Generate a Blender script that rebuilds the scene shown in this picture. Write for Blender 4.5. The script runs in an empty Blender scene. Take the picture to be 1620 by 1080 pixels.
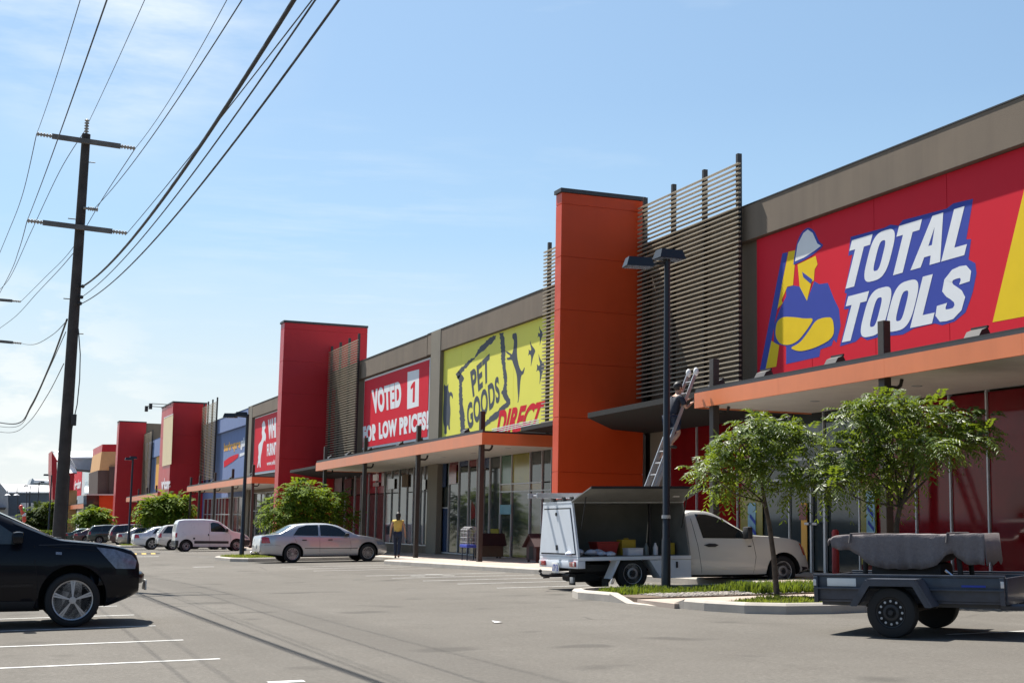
import bpy, bmesh, math, random
from mathutils import Vector, Matrix
from mathutils.bvhtree import BVHTree
from mathutils.geometry import delaunay_2d_cdt
random.seed(7)
R_ = math.radians
scene = bpy.context.scene
col = scene.collection

# ------------------------------------------------------------------ camera calibration (X to the shops, Y along the facade, Z up, camera at the origin)
F, CX, CY = 2189.0, 810.0, 540.0
_y = Vector((-45 - CX, 812 - CY, F)).normalized()
_x = Vector((6543 - CX, 937 - CY, F)).normalized()
_x = (_x - _y * _x.dot(_y)).normalized()
_z = _x.cross(_y)
def ray(x, y):
    c = Vector((x - CX, y - CY, F)); return Vector((_x.dot(c), _y.dot(c), _z.dot(c)))
def onX(x, y, X): r = ray(x, y); return r * (X / r.x)
def onY(x, y, Y): r = ray(x, y); return r * (Y / r.y)
def onZ(x, y, Z): r = ray(x, y); return r * (Z / r.z)
def clamp(v, a, b): return max(a, min(b, v))
def G(X, Y): return -1.265 - .0115 * clamp(Y, -40, 260) + .026 * clamp(X, -40, 26)
def onG(x, y, h=0):
    r = ray(x, y); return r * ((-1.265 + h) / (r.z + .0115 * r.y - .026 * r.x))
GN = Vector((-.026, .0115, 1)).normalized()

cam = bpy.data.cameras.new('camera'); co = bpy.data.objects.new('camera', cam); col.objects.link(co)
cam.sensor_width = 36; cam.lens = F / 1620 * 36; cam.clip_start = .1; cam.clip_end = 6000
xc = Vector((_x[0], _y[0], _z[0])); yc = Vector((_x[1], _y[1], _z[1])); zc = Vector((_x[2], _y[2], _z[2]))
m = Matrix.Identity(4)
for i in range(3): m[i][0] = xc[i]; m[i][1] = -yc[i]; m[i][2] = -zc[i]
co.matrix_world = m
scene.camera = co

# ------------------------------------------------------------------ materials
def nodes(name):
    mt = bpy.data.materials.new(name); mt.use_nodes = True
    nt = mt.node_tree; return mt, nt, nt.nodes['Principled BSDF']
def N(nt, t, **k):
    n = nt.nodes.new(t)
    for a, b in k.items():
        if hasattr(n, a) and a not in ('Scale', 'Detail'): setattr(n, a, b)
        else: n.inputs[a].default_value = b
    return n
def mixcol(nt, fac, a, b, blend='MIX'):
    n = nt.nodes.new('ShaderNodeMix'); n.data_type = 'RGBA'; n.blend_type = blend
    for i, v in ((0, fac), (6, a), (7, b)):
        if isinstance(v, (int, float)): n.inputs[i].default_value = v
        elif isinstance(v, tuple): n.inputs[i].default_value = v if len(v) == 4 else (*v, 1)
        else: nt.links.new(v, n.inputs[i])
    return n.outputs[2]
def ramp(nt, src, p0, p1, c0=(0, 0, 0, 1), c1=(1, 1, 1, 1)):
    r = nt.nodes.new('ShaderNodeValToRGB'); r.color_ramp.elements[0].position = p0; r.color_ramp.elements[1].position = p1
    r.color_ramp.elements[0].color = c0; r.color_ramp.elements[1].color = c1
    nt.links.new(src, r.inputs[0]); return r.outputs[0]
def noise(nt, scale, detail=4, vec=None, rough=.55):
    n = nt.nodes.new('ShaderNodeTexNoise'); n.inputs['Scale'].default_value = scale; n.inputs['Detail'].default_value = detail
    n.inputs['Roughness'].default_value = rough
    if vec is not None: nt.links.new(vec, n.inputs['Vector'])
    return n.outputs[0]
def coords(nt, scale=(1, 1, 1)):
    t = nt.nodes.new('ShaderNodeTexCoord'); mp = nt.nodes.new('ShaderNodeMapping')
    mp.inputs['Scale'].default_value = scale; nt.links.new(t.outputs['Object'], mp.inputs[0]); return mp.outputs[0]
def bump(nt, b, src, strength=.2, dist=.01):
    n = nt.nodes.new('ShaderNodeBump'); n.inputs['Strength'].default_value = strength; n.inputs['Distance'].default_value = dist
    nt.links.new(src, n.inputs['Height']); nt.links.new(n.outputs[0], b.inputs['Normal'])
def M(name, c, rough=.5, metal=0., var=.12, scale=2.5, bmp=0., coat=0., spec=.5, streak=0., fine=0.):
    mt, nt, b = nodes(name)
    b.inputs['Roughness'].default_value = rough; b.inputs['Metallic'].default_value = metal
    b.inputs['Coat Weight'].default_value = coat; b.inputs['Coat Roughness'].default_value = .03
    b.inputs['Specular IOR Level'].default_value = spec
    v = coords(nt)
    f = noise(nt, scale, 5, v)
    d = tuple(x * (1 - var) for x in c); u = tuple(min(1, x * (1 + var)) for x in c)
    o = mixcol(nt, ramp(nt, f, .3, .7), d, u)
    if streak:
        s = noise(nt, 1.0, 6, coords(nt, (3, 3, .16)))
        o = mixcol(nt, ramp(nt, s, .45, .75, (0, 0, 0, 1), (streak,) * 3 + (1,)), o, tuple(x * .45 for x in c))
    if fine:
        s = noise(nt, 140, 2, v)
        o = mixcol(nt, ramp(nt, s, .35, .65, (0, 0, 0, 1), (fine,) * 3 + (1,)), o, tuple(x * .5 for x in c))
    nt.links.new(o, b.inputs['Base Color'])
    r = nt.nodes.new('ShaderNodeMapRange'); r.inputs[3].default_value = max(0, rough - .06); r.inputs[4].default_value = min(1, rough + .08)
    nt.links.new(f, r.inputs[0]); nt.links.new(r.outputs[0], b.inputs['Roughness'])
    if bmp: bump(nt, b, noise(nt, 60, 4, v), bmp, .01)
    return mt
MAT = {}
def warpmat(name):                                               # cladding sheets are never quite flat
    nt = MAT[name].node_tree; b = nt.nodes['Principled BSDF']; bump(nt, b, noise(nt, .8, 2, coords(nt)), .25, .12)
def mk(n, *a, **k): MAT[n] = M(n, *a, **k); return MAT[n]

mk('render', (.175, .135, .098), .9, var=.1, scale=.6, bmp=.25, streak=.25)
mk('pilaster', (.20, .175, .135), .9, var=.07, scale=.8, bmp=.2, streak=.15)
mk('red_panel', (.50, .020, .026), .36, spec=.3, var=.05, scale=.5, streak=.08)
mk('orange_panel', (.64, .066, .013), .36, spec=.3, var=.05, scale=.5, streak=.08)
mk('fascia', (.72, .21, .08), .33, var=.07, scale=.7, streak=.1)
mk('soffit', (.62, .58, .52), .8, var=.06)
warpmat('red_panel'); warpmat('orange_panel')
mk('cap', (.04, .042, .045), .5)
mk('batten', (.37, .31, .225), .6, var=.12, scale=1.2)
mk('steel_dark', (.030, .026, .024), .5, var=.15)
mk('post', (.045, .034, .028), .5, var=.15, streak=.1)
mk('lamp_black', (.016, .018, .022), .42, var=.1)
mk('alu', (.40, .40, .41), .4, metal=.7, var=.06)
mk('alu_frame', (.52, .53, .54), .45, metal=.4, var=.06)
mk('sign_red', (.66, .016, .034), .62, spec=.15, var=.03, scale=.4)
mk('sign_white', (.80, .80, .80), .62, spec=.15, var=.03)
mk('sign_blue', (.05, .075, .36), .62, spec=.15, var=.03)
mk('sign_yellow', (.82, .56, .02), .62, spec=.15, var=.03)
mk('pet_yellow', (.84, .78, .13), .62, spec=.15, var=.03, scale=.4)
mk('pet_grey', (.085, .095, .115), .62, spec=.15, var=.05)
mk('blue_wall', (.16, .22, .40), .85, var=.06, bmp=.1, streak=.1)
mk('blue_wall_dark', (.12, .17, .31), .85, var=.06, bmp=.1)
mk('cream', (.74, .60, .36), .6, var=.05)
mk('orange_sign', (.80, .40, .06), .6, var=.05)
mk('concrete', (.42, .38, .33), .9, var=.12, scale=3, bmp=.2, fine=.15)
mk('paving', (.37, .30, .25), .9, var=.12, scale=2, bmp=.15, fine=.1)
mk('paint_white', (.58, .575, .55), .85, var=.3, scale=7, fine=.4)
mk('paint_yellow', (.72, .50, .10), .8, var=.15, scale=6)
mk('rubber', (.018, .018, .018), .85, var=.2, bmp=.1)
mk('rubber_dark', (.010, .010, .010), .9)
mk('rim', (.42, .42, .43), .32, metal=.7, var=.05)
mk('rim_steel', (.42, .42, .42), .45, metal=.5, var=.08)
mk('rim_black', (.02, .02, .022), .5)
mk('plastic', (.022, .022, .024), .6, var=.1)
mk('car_glass', (.012, .016, .018), .04, spec=.7, var=.02)
mk('car_glass_light', (.045, .055, .055), .05, spec=.8, var=.35, scale=5)
mk('lamp_glass', (.16, .19, .25), .2, spec=.4, coat=.15, var=.3, scale=18)
mk('tail_red', (.42, .012, .015), .12, coat=1, var=.1, scale=12)
mk('tail_white', (.62, .60, .58), .15, coat=1, var=.1, scale=12)
mk('indicator', (.55, .10, .02), .15, coat=1)
mk('chrome', (.7, .7, .7), .12, metal=1, var=.03)
mk('plate', (.72, .72, .68), .4)
mk('pole_wood', (.060, .050, .044), .95, var=.3, scale=4, streak=.5, bmp=.5)
mk('arm_wood', (.15, .142, .13), .9, var=.25, scale=4, bmp=.2)
mk('insulator', (.34, .30, .25), .5, coat=.2)
mk('wire', (.02, .02, .022), .6)
mk('bark', (.075, .058, .045), .95, var=.3, scale=12, bmp=.4)
mk('soil', (.12, .085, .06), .95, var=.35, scale=9, bmp=.5)
mk('stones', (.30, .27, .24), .9, var=.4, scale=20)
mk('skin', (.42, .235, .16), .55, var=.06)
mk('hair', (.012, .009, .008), .55)
mk('navy', (.016, .019, .032), .85, var=.15, scale=8)
mk('denim', (.018, .028, .055), .85, var=.2, scale=8)
mk('yellow_top', (.66, .45, .10), .85, var=.1, scale=8)
mk('shoe', (.02, .018, .016), .6)
mk('print_brown', (.075, .06, .052), .12, var=.5, scale=1.5)
mk('print_white', (.30, .29, .28), .12, var=.15)
mk('white_pad', (.80, .79, .76), .8)
mk('trailer_blue', (.042, .050, .070), .45, var=.3, scale=6, coat=.2, streak=.4, fine=.2)
mk('trailer_inside', (.055, .05, .05), .8, var=.3)
mk('blanket', (.19, .165, .163), .98, var=.12, scale=30, bmp=.6, fine=.3)
mk('strap', (.10, .09, .09), .8)
mk('grease', (.022, .018, .016), .7, var=.3)
mk('ute_white', (.63, .61, .56), .35, coat=.5, var=.03)
mk('canopy_white', (.70, .74, .79), .40, coat=.3, var=.04)
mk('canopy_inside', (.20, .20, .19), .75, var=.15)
mk('galv', (.42, .43, .44), .5, metal=.5, var=.15)
mk('crate_red', (.42, .035, .03), .55)
mk('box_yellow', (.55, .36, .03), .6)
mk('box_white', (.75, .74, .78), .6)
mk('rag', (.62, .66, .78), .9, var=.1, scale=10)
mk('bottle', (.14, .17, .17), .3)
mk('roof_metal', (.62, .61, .58), .45, metal=.2, var=.05)
mk('shed_wall', (.10, .13, .17), .7, var=.1)
mk('shed_grey', (.34, .37, .40), .7, var=.1)
mk('white_wall', (.66, .66, .66), .8, var=.05)
mk('brown_wall', (.085, .05, .04), .8, var=.1)
mk('tan', (.60, .33, .14), .8, var=.05)
mk('kennel_red', (.035, .007, .008), .7)
mk('kennel_tan', (.15, .095, .055), .8)
mk('poster_red', (.16, .012, .018), .12)
mk('poster_yellow', (.22, .19, .02), .12)
mk('poster_blue', (.03, .055, .12), .12)
mk('poster_cyan', (.16, .34, .44), .12)
mk('poster_cream', (.22, .17, .085), .12)
mk('poster_green', (.06, .13, .08), .12)
mk('poster_grey', (.085, .08, .08), .12)
mk('balloon', (.70, .07, .03), .3, coat=.5)
mk('balloon_green', (.15, .45, .05), .3, coat=.5)
mk('crown_far', (.05, .085, .03), .8, var=.4)

def glassmat(name, c, rough=.05, wob=.02, spec=.5):
    mt, nt, b = nodes(name)
    b.inputs['Specular IOR Level'].default_value = spec
    v = coords(nt)
    o = mixcol(nt, ramp(nt, noise(nt, .7, 3, v), .35, .65), tuple(x * .8 for x in c), tuple(x * 1.25 for x in c))
    nt.links.new(o, b.inputs['Base Color']); b.inputs['Roughness'].default_value = rough
    bump(nt, b, noise(nt, .55, 1, v), wob, .18)
    MAT[name] = mt
glassmat('shop_glass', (.034, .042, .041))
glassmat('red_glass', (.15, .005, .008), .05, spec=.26)
glassmat('maroon_glass', (.05, .018, .018), .1)

def paint(name, c, metal=0., rough=.28, coat=1., spec=.5):
    MAT[name] = M(name, c, rough, metal=metal, var=.02, coat=coat, spec=spec)
paint('car_black', (.004, .0045, .008), 0., .3, .25, .12); paint('car_silver', (.46, .47, .49), .55, .32); paint('car_white', (.66, .67, .68))
paint('car_pearl', (.60, .63, .67), .25); paint('car_champ', (.50, .47, .42), .4); paint('car_green', (.012, .03, .026)); paint('car_dkgreen', (.02, .055, .048), .3)
paint('car_maroon', (.075, .03, .035), .3); paint('car_cream', (.62, .60, .55))

# asphalt: worn, speckled, with oil spots, tyre scuffs and patch joints
mt, nt, b = nodes('asphalt'); MAT['asphalt'] = mt
v = coords(nt)
big = noise(nt, .12, 6, v, .6); mid = noise(nt, 1.3, 6, v, .65); fine = noise(nt, 160, 2, v, .8); lane = noise(nt, 1.0, 4, coords(nt, (1.1, .05, 1)))
o = mixcol(nt, ramp(nt, big, .3, .7), (.132, .121, .106), (.188, .174, .154))
o = mixcol(nt, ramp(nt, mid, .38, .68, (0, 0, 0, 1), (.35, .35, .35, 1)), o, (.110, .100, .087))
o = mixcol(nt, ramp(nt, lane, .52, .72, (0, 0, 0, 1), (.35, .35, .35, 1)), o, (.098, .090, .079))
spots = noise(nt, .9, 2, coords(nt, (1, 1, 1)), .4)
o = mixcol(nt, ramp(nt, spots, .63, .72, (0, 0, 0, 1), (.6, .6, .6, 1)), o, (.058, .054, .049))
o = mixcol(nt, ramp(nt, fine, .33, .62, (.5, .5, .5, 1), (0, 0, 0, 1)), o, (.078, .072, .064))
grit = noise(nt, 26, 5, v, .75)
o = mixcol(nt, ramp(nt, grit, .36, .60, (.55, .55, .55, 1), (0, 0, 0, 1)), o, (.080, .073, .064))
o = mixcol(nt, ramp(nt, grit, .60, .78, (0, 0, 0, 1), (.55, .55, .55, 1)), o, (.28, .26, .23))
o = mixcol(nt, ramp(nt, fine, .62, .75, (0, 0, 0, 1), (.45, .45, .45, 1)), o, (.26, .24, .215))
nt.links.new(o, b.inputs['Base Color']); vor = nt.nodes.new('ShaderNodeTexVoronoi'); vor.feature = 'DISTANCE_TO_EDGE'; vor.inputs['Scale'].default_value = .11
wv = mixcol(nt, .12, v, nt.nodes.new('ShaderNodeTexNoise').outputs[1]); nt.links.new(wv, vor.inputs['Vector'])
ck = ramp(nt, vor.outputs[0], .0012, .0026, (1, 1, 1, 1), (0, 0, 0, 1)); cm_ = ramp(nt, noise(nt, .35, 2, v), .5, .62); mu_ = nt.nodes.new('ShaderNodeMath'); mu_.operation = 'MULTIPLY'; nt.links.new(ck, mu_.inputs[0]); nt.links.new(cm_, mu_.inputs[1])
m4 = nt.nodes.new('ShaderNodeMath'); m4.operation = 'MULTIPLY'; m4.inputs[1].default_value = .55; nt.links.new(mu_.outputs[0], m4.inputs[0])
o = mixcol(nt, m4.outputs[0], o, (.04, .037, .034))
wav = nt.nodes.new('ShaderNodeTexWave'); wav.inputs['Scale'].default_value = .045; wav.inputs['Distortion'].default_value = 5; wav.inputs['Detail'].default_value = 1; wav.inputs['Detail Scale'].default_value = .25; nt.links.new(v, wav.inputs['Vector'])
o = mixcol(nt, ramp(nt, wav.outputs[1], .93, .985, (0, 0, 0, 1), (.30, .30, .30, 1)), o, (.08, .074, .067))
nt.links.new(o, b.inputs['Base Color']); b.inputs['Roughness'].default_value = .95; b.inputs['Specular IOR Level'].default_value = .12
bump(nt, b, fine, .5, .006)
# dirt / far ground
mk('ground', (.14, .13, .09), .95, var=.3, scale=.1)

def leafmat(name, dark, light, rough=.38):
    mt, nt, b = nodes(name)
    g = nt.nodes.new('ShaderNodeNewGeometry')
    o = ramp(nt, g.outputs['Random Per Island'], .05, .95, (*dark, 1), (*light, 1))
    nt.links.new(o, b.inputs['Base Color']); b.inputs['Roughness'].default_value = rough
    b.inputs['Specular IOR Level'].default_value = .36 if rough < .6 else .15
    tr = nt.nodes.new('ShaderNodeBsdfTranslucent'); nt.links.new(mixcol(nt, .6, o, (.30, .38, .02)), tr.inputs[0])
    ms = nt.nodes.new('ShaderNodeMixShader'); ms.inputs[0].default_value = .38
    nt.links.new(b.outputs[0], ms.inputs[1]); nt.links.new(tr.outputs[0], ms.inputs[2])
    nt.links.new(ms.outputs[0], nt.nodes['Material Output'].inputs[0]); MAT[name] = mt
leafmat('leaf', (.022, .050, .008), (.115, .18, .02), .45)
leafmat('leaf_far', (.045, .085, .009), (.17, .25, .025), .7)
leafmat('leaf_dark', (.018, .036, .009), (.045, .07, .018), .75)
leafmat('blade', (.08, .105, .02), (.27, .28, .07), .8)
leafmat('blade_dark', (.03, .06, .015), (.09, .13, .03), .7)

# ------------------------------------------------------------------ mesh builder
class MB:
    def __init__(s): s.v = []; s.f = []; s.m = []
    def add(s, vs, fs, mi=0):
        b = len(s.v); s.v += [Vector(p) for p in vs]; s.f += [[i + b for i in f] for f in fs]; s.m += [mi] * len(fs); return s
    def box(s, x0, x1, y0, y1, z0, z1, mi=0):
        return s.add([(x0, y0, z0), (x1, y0, z0), (x1, y1, z0), (x0, y1, z0), (x0, y0, z1), (x1, y0, z1), (x1, y1, z1), (x0, y1, z1)],
            [(0, 3, 2, 1), (4, 5, 6, 7), (0, 1, 5, 4), (1, 2, 6, 5), (2, 3, 7, 6), (3, 0, 4, 7)], mi)
    def bbox(s, x0, x1, y0, y1, z0, z1, bev=.01, mi=0):          # bevelled box
        bm = bmesh.new(); bmesh.ops.create_cube(bm, size=1)
        for q in bm.verts: q.co = Vector((x0 + (q.co.x + .5) * (x1 - x0), y0 + (q.co.y + .5) * (y1 - y0), z0 + (q.co.z + .5) * (z1 - z0)))
        bmesh.ops.bevel(bm, geom=list(bm.edges), offset=bev, segments=2, affect='EDGES', profile=.6)
        bm.verts.index_update(); s.add([q.co.copy() for q in bm.verts], [[q.index for q in f.verts] for f in bm.faces], mi); bm.free(); return s
    def hexa(s, p, mi=0):                                        # 8 points, bottom 4 then top 4
        return s.add(p, [(0, 3, 2, 1), (4, 5, 6, 7), (0, 1, 5, 4), (1, 2, 6, 5), (2, 3, 7, 6), (3, 0, 4, 7)], mi)
    def prism(s, pts, ext, mi=0):                                # polygon swept along a vector
        ext = Vector(ext); n = len(pts); a = [Vector(p) for p in pts]
        nrm = Vector((0, 0, 0))
        for i in range(n): nrm += (a[i] - a[0]).cross(a[(i + 1) % n] - a[0])
        if nrm.dot(ext) > 0: a.reverse()
        s.add(a + [p + ext for p in a], [list(range(n)), list(range(2 * n - 1, n - 1, -1))] + [((i + 1) % n, i, i + n, (i + 1) % n + n) for i in range(n)], mi); return s
    def tube(s, pts, r, n=8, mi=0, cap=True):
        pts = [Vector(p) for p in pts]; k = len(pts); rr = r if isinstance(r, (list, tuple)) else [r] * k
        b = len(s.v); u = None
        for i, p in enumerate(pts):
            t = (pts[min(i + 1, k - 1)] - pts[max(i - 1, 0)]).normalized()
            if u is None: u = t.orthogonal().normalized()
            else:
                u = u - t * u.dot(t)
                u = u.normalized() if u.length > 1e-6 else t.orthogonal().normalized()
            w = t.cross(u)
            for j in range(n):
                a = 2 * math.pi * j / n; s.v.append(p + (u * math.cos(a) + w * math.sin(a)) * rr[i])
        for i in range(k - 1):
            for j in range(n):
                s.f.append([b + i * n + j, b + i * n + (j + 1) % n, b + (i + 1) * n + (j + 1) % n, b + (i + 1) * n + j]); s.m.append(mi)
        if cap:
            s.f.append([b + j for j in range(n)][::-1]); s.f.append([b + (k - 1) * n + j for j in range(n)]); s.m += [mi, mi]
        return s
    def lathe(s, prof, c, axis, n=24, mi=0):                     # prof: (along axis, radius)
        c = Vector(c); a = Vector(axis).normalized(); u = a.orthogonal().normalized(); w = a.cross(u); b = len(s.v)
        for (h, r) in prof:
            for j in range(n):
                t = 2 * math.pi * j / n; s.v.append(c + a * h + (u * math.cos(t) + w * math.sin(t)) * r)
        for i in range(len(prof) - 1):
            for j in range(n):
                s.f.append([b + i * n + j, b + i * n + (j + 1) % n, b + (i + 1) * n + (j + 1) % n, b + (i + 1) * n + j]); s.m.append(mi)
        for i, rev in ((0, True), (len(prof) - 1, False)):
            if prof[i][1] > 1e-5:
                q = [b + i * n + j for j in range(n)]; s.f.append(q[::-1] if rev else q); s.m.append(mi)
        return s
    def ball(s, c, r, sc=(1, 1, 1), nu=12, nv=8, mi=0):
        prof = [(-math.cos(math.pi * i / nv) * r, max(1e-4, math.sin(math.pi * i / nv) * r)) for i in range(nv + 1)]
        b = len(s.v); s.lathe(prof, (0, 0, 0), (0, 0, 1), nu, mi)
        for i in range(b, len(s.v)): q = s.v[i]; s.v[i] = Vector((c[0] + q.x * sc[0], c[1] + q.y * sc[1], c[2] + q.z * sc[2]))
        return s
    def build(s, name, mats, parent=None, smooth=None, local=False):
        me = bpy.data.meshes.new(name)
        off = Vector((0, 0, 0))
        if parent is not None and not local: off = ROOT[parent.name]
        me.from_pydata([v - off for v in s.v], [], s.f)
        ob = bpy.data.objects.new(name, me); col.objects.link(ob)
        if isinstance(mats, str): mats = [mats]
        for q in mats: me.materials.append(MAT[q])
        if len(mats) > 1: me.polygons.foreach_set('material_index', s.m)
        if smooth:
            me.polygons.foreach_set('use_smooth', [True] * len(me.polygons)); me.set_sharp_from_angle(angle=R_(smooth))
        me.validate(); me.update()
        if parent is not None:
            ob.parent = parent; ROOT[ob.name] = ROOT.get(parent.name, Vector((0, 0, 0)))
        else: ROOT[ob.name] = Vector((0, 0, 0))
        return ob
ROOT = {}
def tag(o, label, cat, group=None):
    o['label'] = label; o['category'] = cat
    if group: o['group'] = group
    return o
def thing(name, label, cat, loc=(0, 0, 0), group=None, mat=None):
    o = bpy.data.objects.new(name, None); col.objects.link(o); o.location = loc; o.empty_display_size = .3
    if mat is not None: o.matrix_world = mat
    ROOT[o.name] = Vector(loc); return tag(o, label, cat, group)
def struct(o, kind='structure'): o['kind'] = kind; return o
def copy_tree(o, parent=None):
    c = o.copy(); col.objects.link(c); c.parent = parent; ROOT[c.name] = ROOT.get(o.name, Vector((0, 0, 0)))
    for ch in [q for q in bpy.data.objects if q.parent == o]: copy_tree(ch, c)
    return c
def rezero(ob, base):                                            # a one-mesh thing: move its origin to its base
    base = Vector(base)
    for v in ob.data.vertices: v.co -= base
    ob.location = base; return ob

def ring(poly, step):                                            # densify a 2-D outline
    out = []
    for i, p in enumerate(poly):
        q = poly[(i + 1) % len(poly)]; d = math.hypot(q[0] - p[0], q[1] - p[1]); n = max(1, int(d / step))
        for k in range(n): out.append((p[0] + (q[0] - p[0]) * k / n, p[1] + (q[1] - p[1]) * k / n))
    return out
def inpoly(x, y, P):
    c = False; j = len(P) - 1
    for i in range(len(P)):
        if (P[i][1] > y) != (P[j][1] > y) and x < (P[j][0] - P[i][0]) * (y - P[i][1]) / (P[j][1] - P[i][1]) + P[i][0]: c = not c
        j = i
    return c
def fillpoly(poly, step):
    b = ring(poly, step); n = len(b); pts = [Vector(p) for p in b]
    x0 = min(p[0] for p in b); x1 = max(p[0] for p in b); y0 = min(p[1] for p in b); y1 = max(p[1] for p in b)
    y = y0 + step * .5
    while y < y1:
        x = x0 + step * .5
        while x < x1:
            if inpoly(x, y, b) and min((p[0] - x) ** 2 + (p[1] - y) ** 2 for p in b) > (step * .4) ** 2: pts.append(Vector((x, y)))
            x += step
        y += step
    V, E_, F_, *_r = delaunay_2d_cdt(pts, [], [list(range(n))], 1, 1e-5)
    return [tuple(v) for v in V], [list(f) for f in F_]

# ------------------------------------------------------------------ world and sun
w = bpy.data.worlds.new('World'); scene.world = w; w.use_nodes = True
nt = w.node_tree; bg = nt.nodes['Background']
sky = nt.nodes.new('ShaderNodeTexSky'); sky.sky_type = 'NISHITA'; sky.sun_disc = False
LD = Vector((.168, -.58, -1)).normalized()
sky.sun_elevation = math.asin(-LD.z); sky.sun_rotation = math.atan2(-LD.x, -LD.y)
sky.air_density = 1.0; sky.dust_density = 1.6; sky.ozone_density = 1.4
tc = nt.nodes.new('ShaderNodeTexCoord'); mp = nt.nodes.new('ShaderNodeMapping'); mp.inputs['Scale'].default_value = (1, 1, 4.5)
nt.links.new(tc.outputs['Generated'], mp.inputs[0])
cl = nt.nodes.new('ShaderNodeTexNoise'); cl.inputs['Scale'].default_value = 2.3; cl.inputs['Detail'].default_value = 7; cl.inputs['Roughness'].default_value = .55
nt.links.new(mp.outputs[0], cl.inputs['Vector'])
cf = ramp(nt, cl.outputs[0], .60, .9, (0, 0, 0, 1), (.6, .6, .6, 1))
sp = nt.nodes.new('ShaderNodeSeparateXYZ'); nt.links.new(tc.outputs['Generated'], sp.inputs[0])
dn = nt.nodes.new('ShaderNodeMapRange'); dn.inputs[1].default_value = -.30; dn.inputs[2].default_value = .75; nt.links.new(sp.outputs[1], dn.inputs[0])   # haze and cloud are thicker toward the sun
hz = ramp(nt, sp.outputs[2], .0, .30, (.85, .85, .85, 1), (.25, .25, .25, 1))
mu = nt.nodes.new('ShaderNodeMath'); mu.operation = 'MULTIPLY'; nt.links.new(hz, mu.inputs[0]); nt.links.new(dn.outputs[0], mu.inputs[1])
m2 = nt.nodes.new('ShaderNodeMath'); m2.operation = 'MULTIPLY'; nt.links.new(cf, m2.inputs[0]); nt.links.new(dn.outputs[0], m2.inputs[1])
o = mixcol(nt, 1.0, sky.outputs[0], (.86, 1.04, 1.15), 'MULTIPLY')
o = mixcol(nt, mu.outputs[0], o, (4.6, 6.7, 8.5))
lo = ramp(nt, sp.outputs[2], .02, .20, (.92, .92, .92, 1), (0, 0, 0, 1)); m3 = nt.nodes.new('ShaderNodeMath'); m3.operation = 'MULTIPLY'; nt.links.new(lo, m3.inputs[0]); nt.links.new(dn.outputs[0], m3.inputs[1])
o = mixcol(nt, m3.outputs[0], o, (7.5, 7.75, 7.5))
o = mixcol(nt, m2.outputs[0], o, (7.0, 7.8, 8.4))
def bank(px, py, inner, outer, sc, lo_, hi_, colr, amount):
    global o
    d0 = ray(px, py).normalized(); dp = nt.nodes.new('ShaderNodeVectorMath'); dp.operation = 'DOT_PRODUCT'; dp.inputs[1].default_value = d0
    nrm = nt.nodes.new('ShaderNodeVectorMath'); nrm.operation = 'NORMALIZE'; nt.links.new(tc.outputs['Generated'], nrm.inputs[0]); nt.links.new(nrm.outputs[0], dp.inputs[0])
    mk_ = ramp(nt, dp.outputs['Value'], math.cos(R_(outer)), math.cos(R_(inner)))
    m_ = nt.nodes.new('ShaderNodeMapping'); m_.inputs['Scale'].default_value = sc; nt.links.new(tc.outputs['Generated'], m_.inputs[0])
    f_ = ramp(nt, noise(nt, 1.0, 6, m_.outputs[0], .6), lo_, hi_, (0, 0, 0, 1), (amount,) * 3 + (1,))
    q_ = nt.nodes.new('ShaderNodeMath'); q_.operation = 'MULTIPLY'; nt.links.new(mk_, q_.inputs[0]); nt.links.new(f_, q_.inputs[1]); o = mixcol(nt, q_.outputs[0], o, colr)
bank(190, -30, 1, 7.5, (7, 7, 30), .36, .66, (8.0, 8.6, 8.9), .75)
bank(20, 690, 1, 7, (22, 22, 60), .45, .60, (8.6, 8.7, 8.4), .55)
bank(560, 520, 1, 10, (6, 6, 60), .50, .70, (7.6, 8.2, 8.4), .28)
nt.links.new(o, bg.inputs[0]); bg.inputs[1].default_value = .0595
sl = bpy.data.lights.new('sun', 'SUN'); sl.energy = 5.0; sl.angle = R_(.53); sl.color = (1, .955, .88)
so = bpy.data.objects.new('sun', sl); col.objects.link(so); so.location = (0, 0, 60)
so.rotation_euler = (-LD).to_track_quat('Z', 'Y').to_euler()
vs = scene.view_settings; vs.view_transform = 'Standard'; vs.look = 'None'; vs.exposure = 1.06; vs.gamma = 1
# ------------------------------------------------------------------ ground, car park, footpath, kerbs, markings
def sheet(xs, ys, h):
    b = MB(); b.v = [Vector((x, y, G(x, y) + h)) for y in ys for x in xs]; n = len(xs)
    for j in range(len(ys) - 1):
        for i in range(n - 1): b.f.append([j * n + i, j * n + i + 1, (j + 1) * n + i + 1, (j + 1) * n + i]); b.m.append(0)
    return b
struct(sheet([-2500, -300, -40, 26, 300, 2500], [-2500, -300, -40, 260, 800, 4000], -.02).build('ground', 'ground'))
struct(sheet([-40, -20, 0, 13, 26], [-40, 0, 30, 60, 120, 260], 0).build('car_park', 'asphalt'))
def slab(poly, h0, h1, name, mat, kind='structure'):            # a raised slab following the fall of the ground
    b = MB(); n = len(poly)
    b.v = [Vector((x, y, G(x, y) + h0)) for x, y in poly] + [Vector((x, y, G(x, y) + h1)) for x, y in poly]
    a = sum(poly[i][0] * poly[(i + 1) % n][1] - poly[(i + 1) % n][0] * poly[i][1] for i in range(n))
    top = list(range(n, 2 * n)); b.f.append(top if a > 0 else top[::-1])
    for i in range(n):
        j = (i + 1) % n; b.f.append([i, j, j + n, i + n] if a > 0 else [j, i, i + n, j + n])
    b.m = [0] * len(b.f); return struct(b.build(name, mat), kind)
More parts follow.
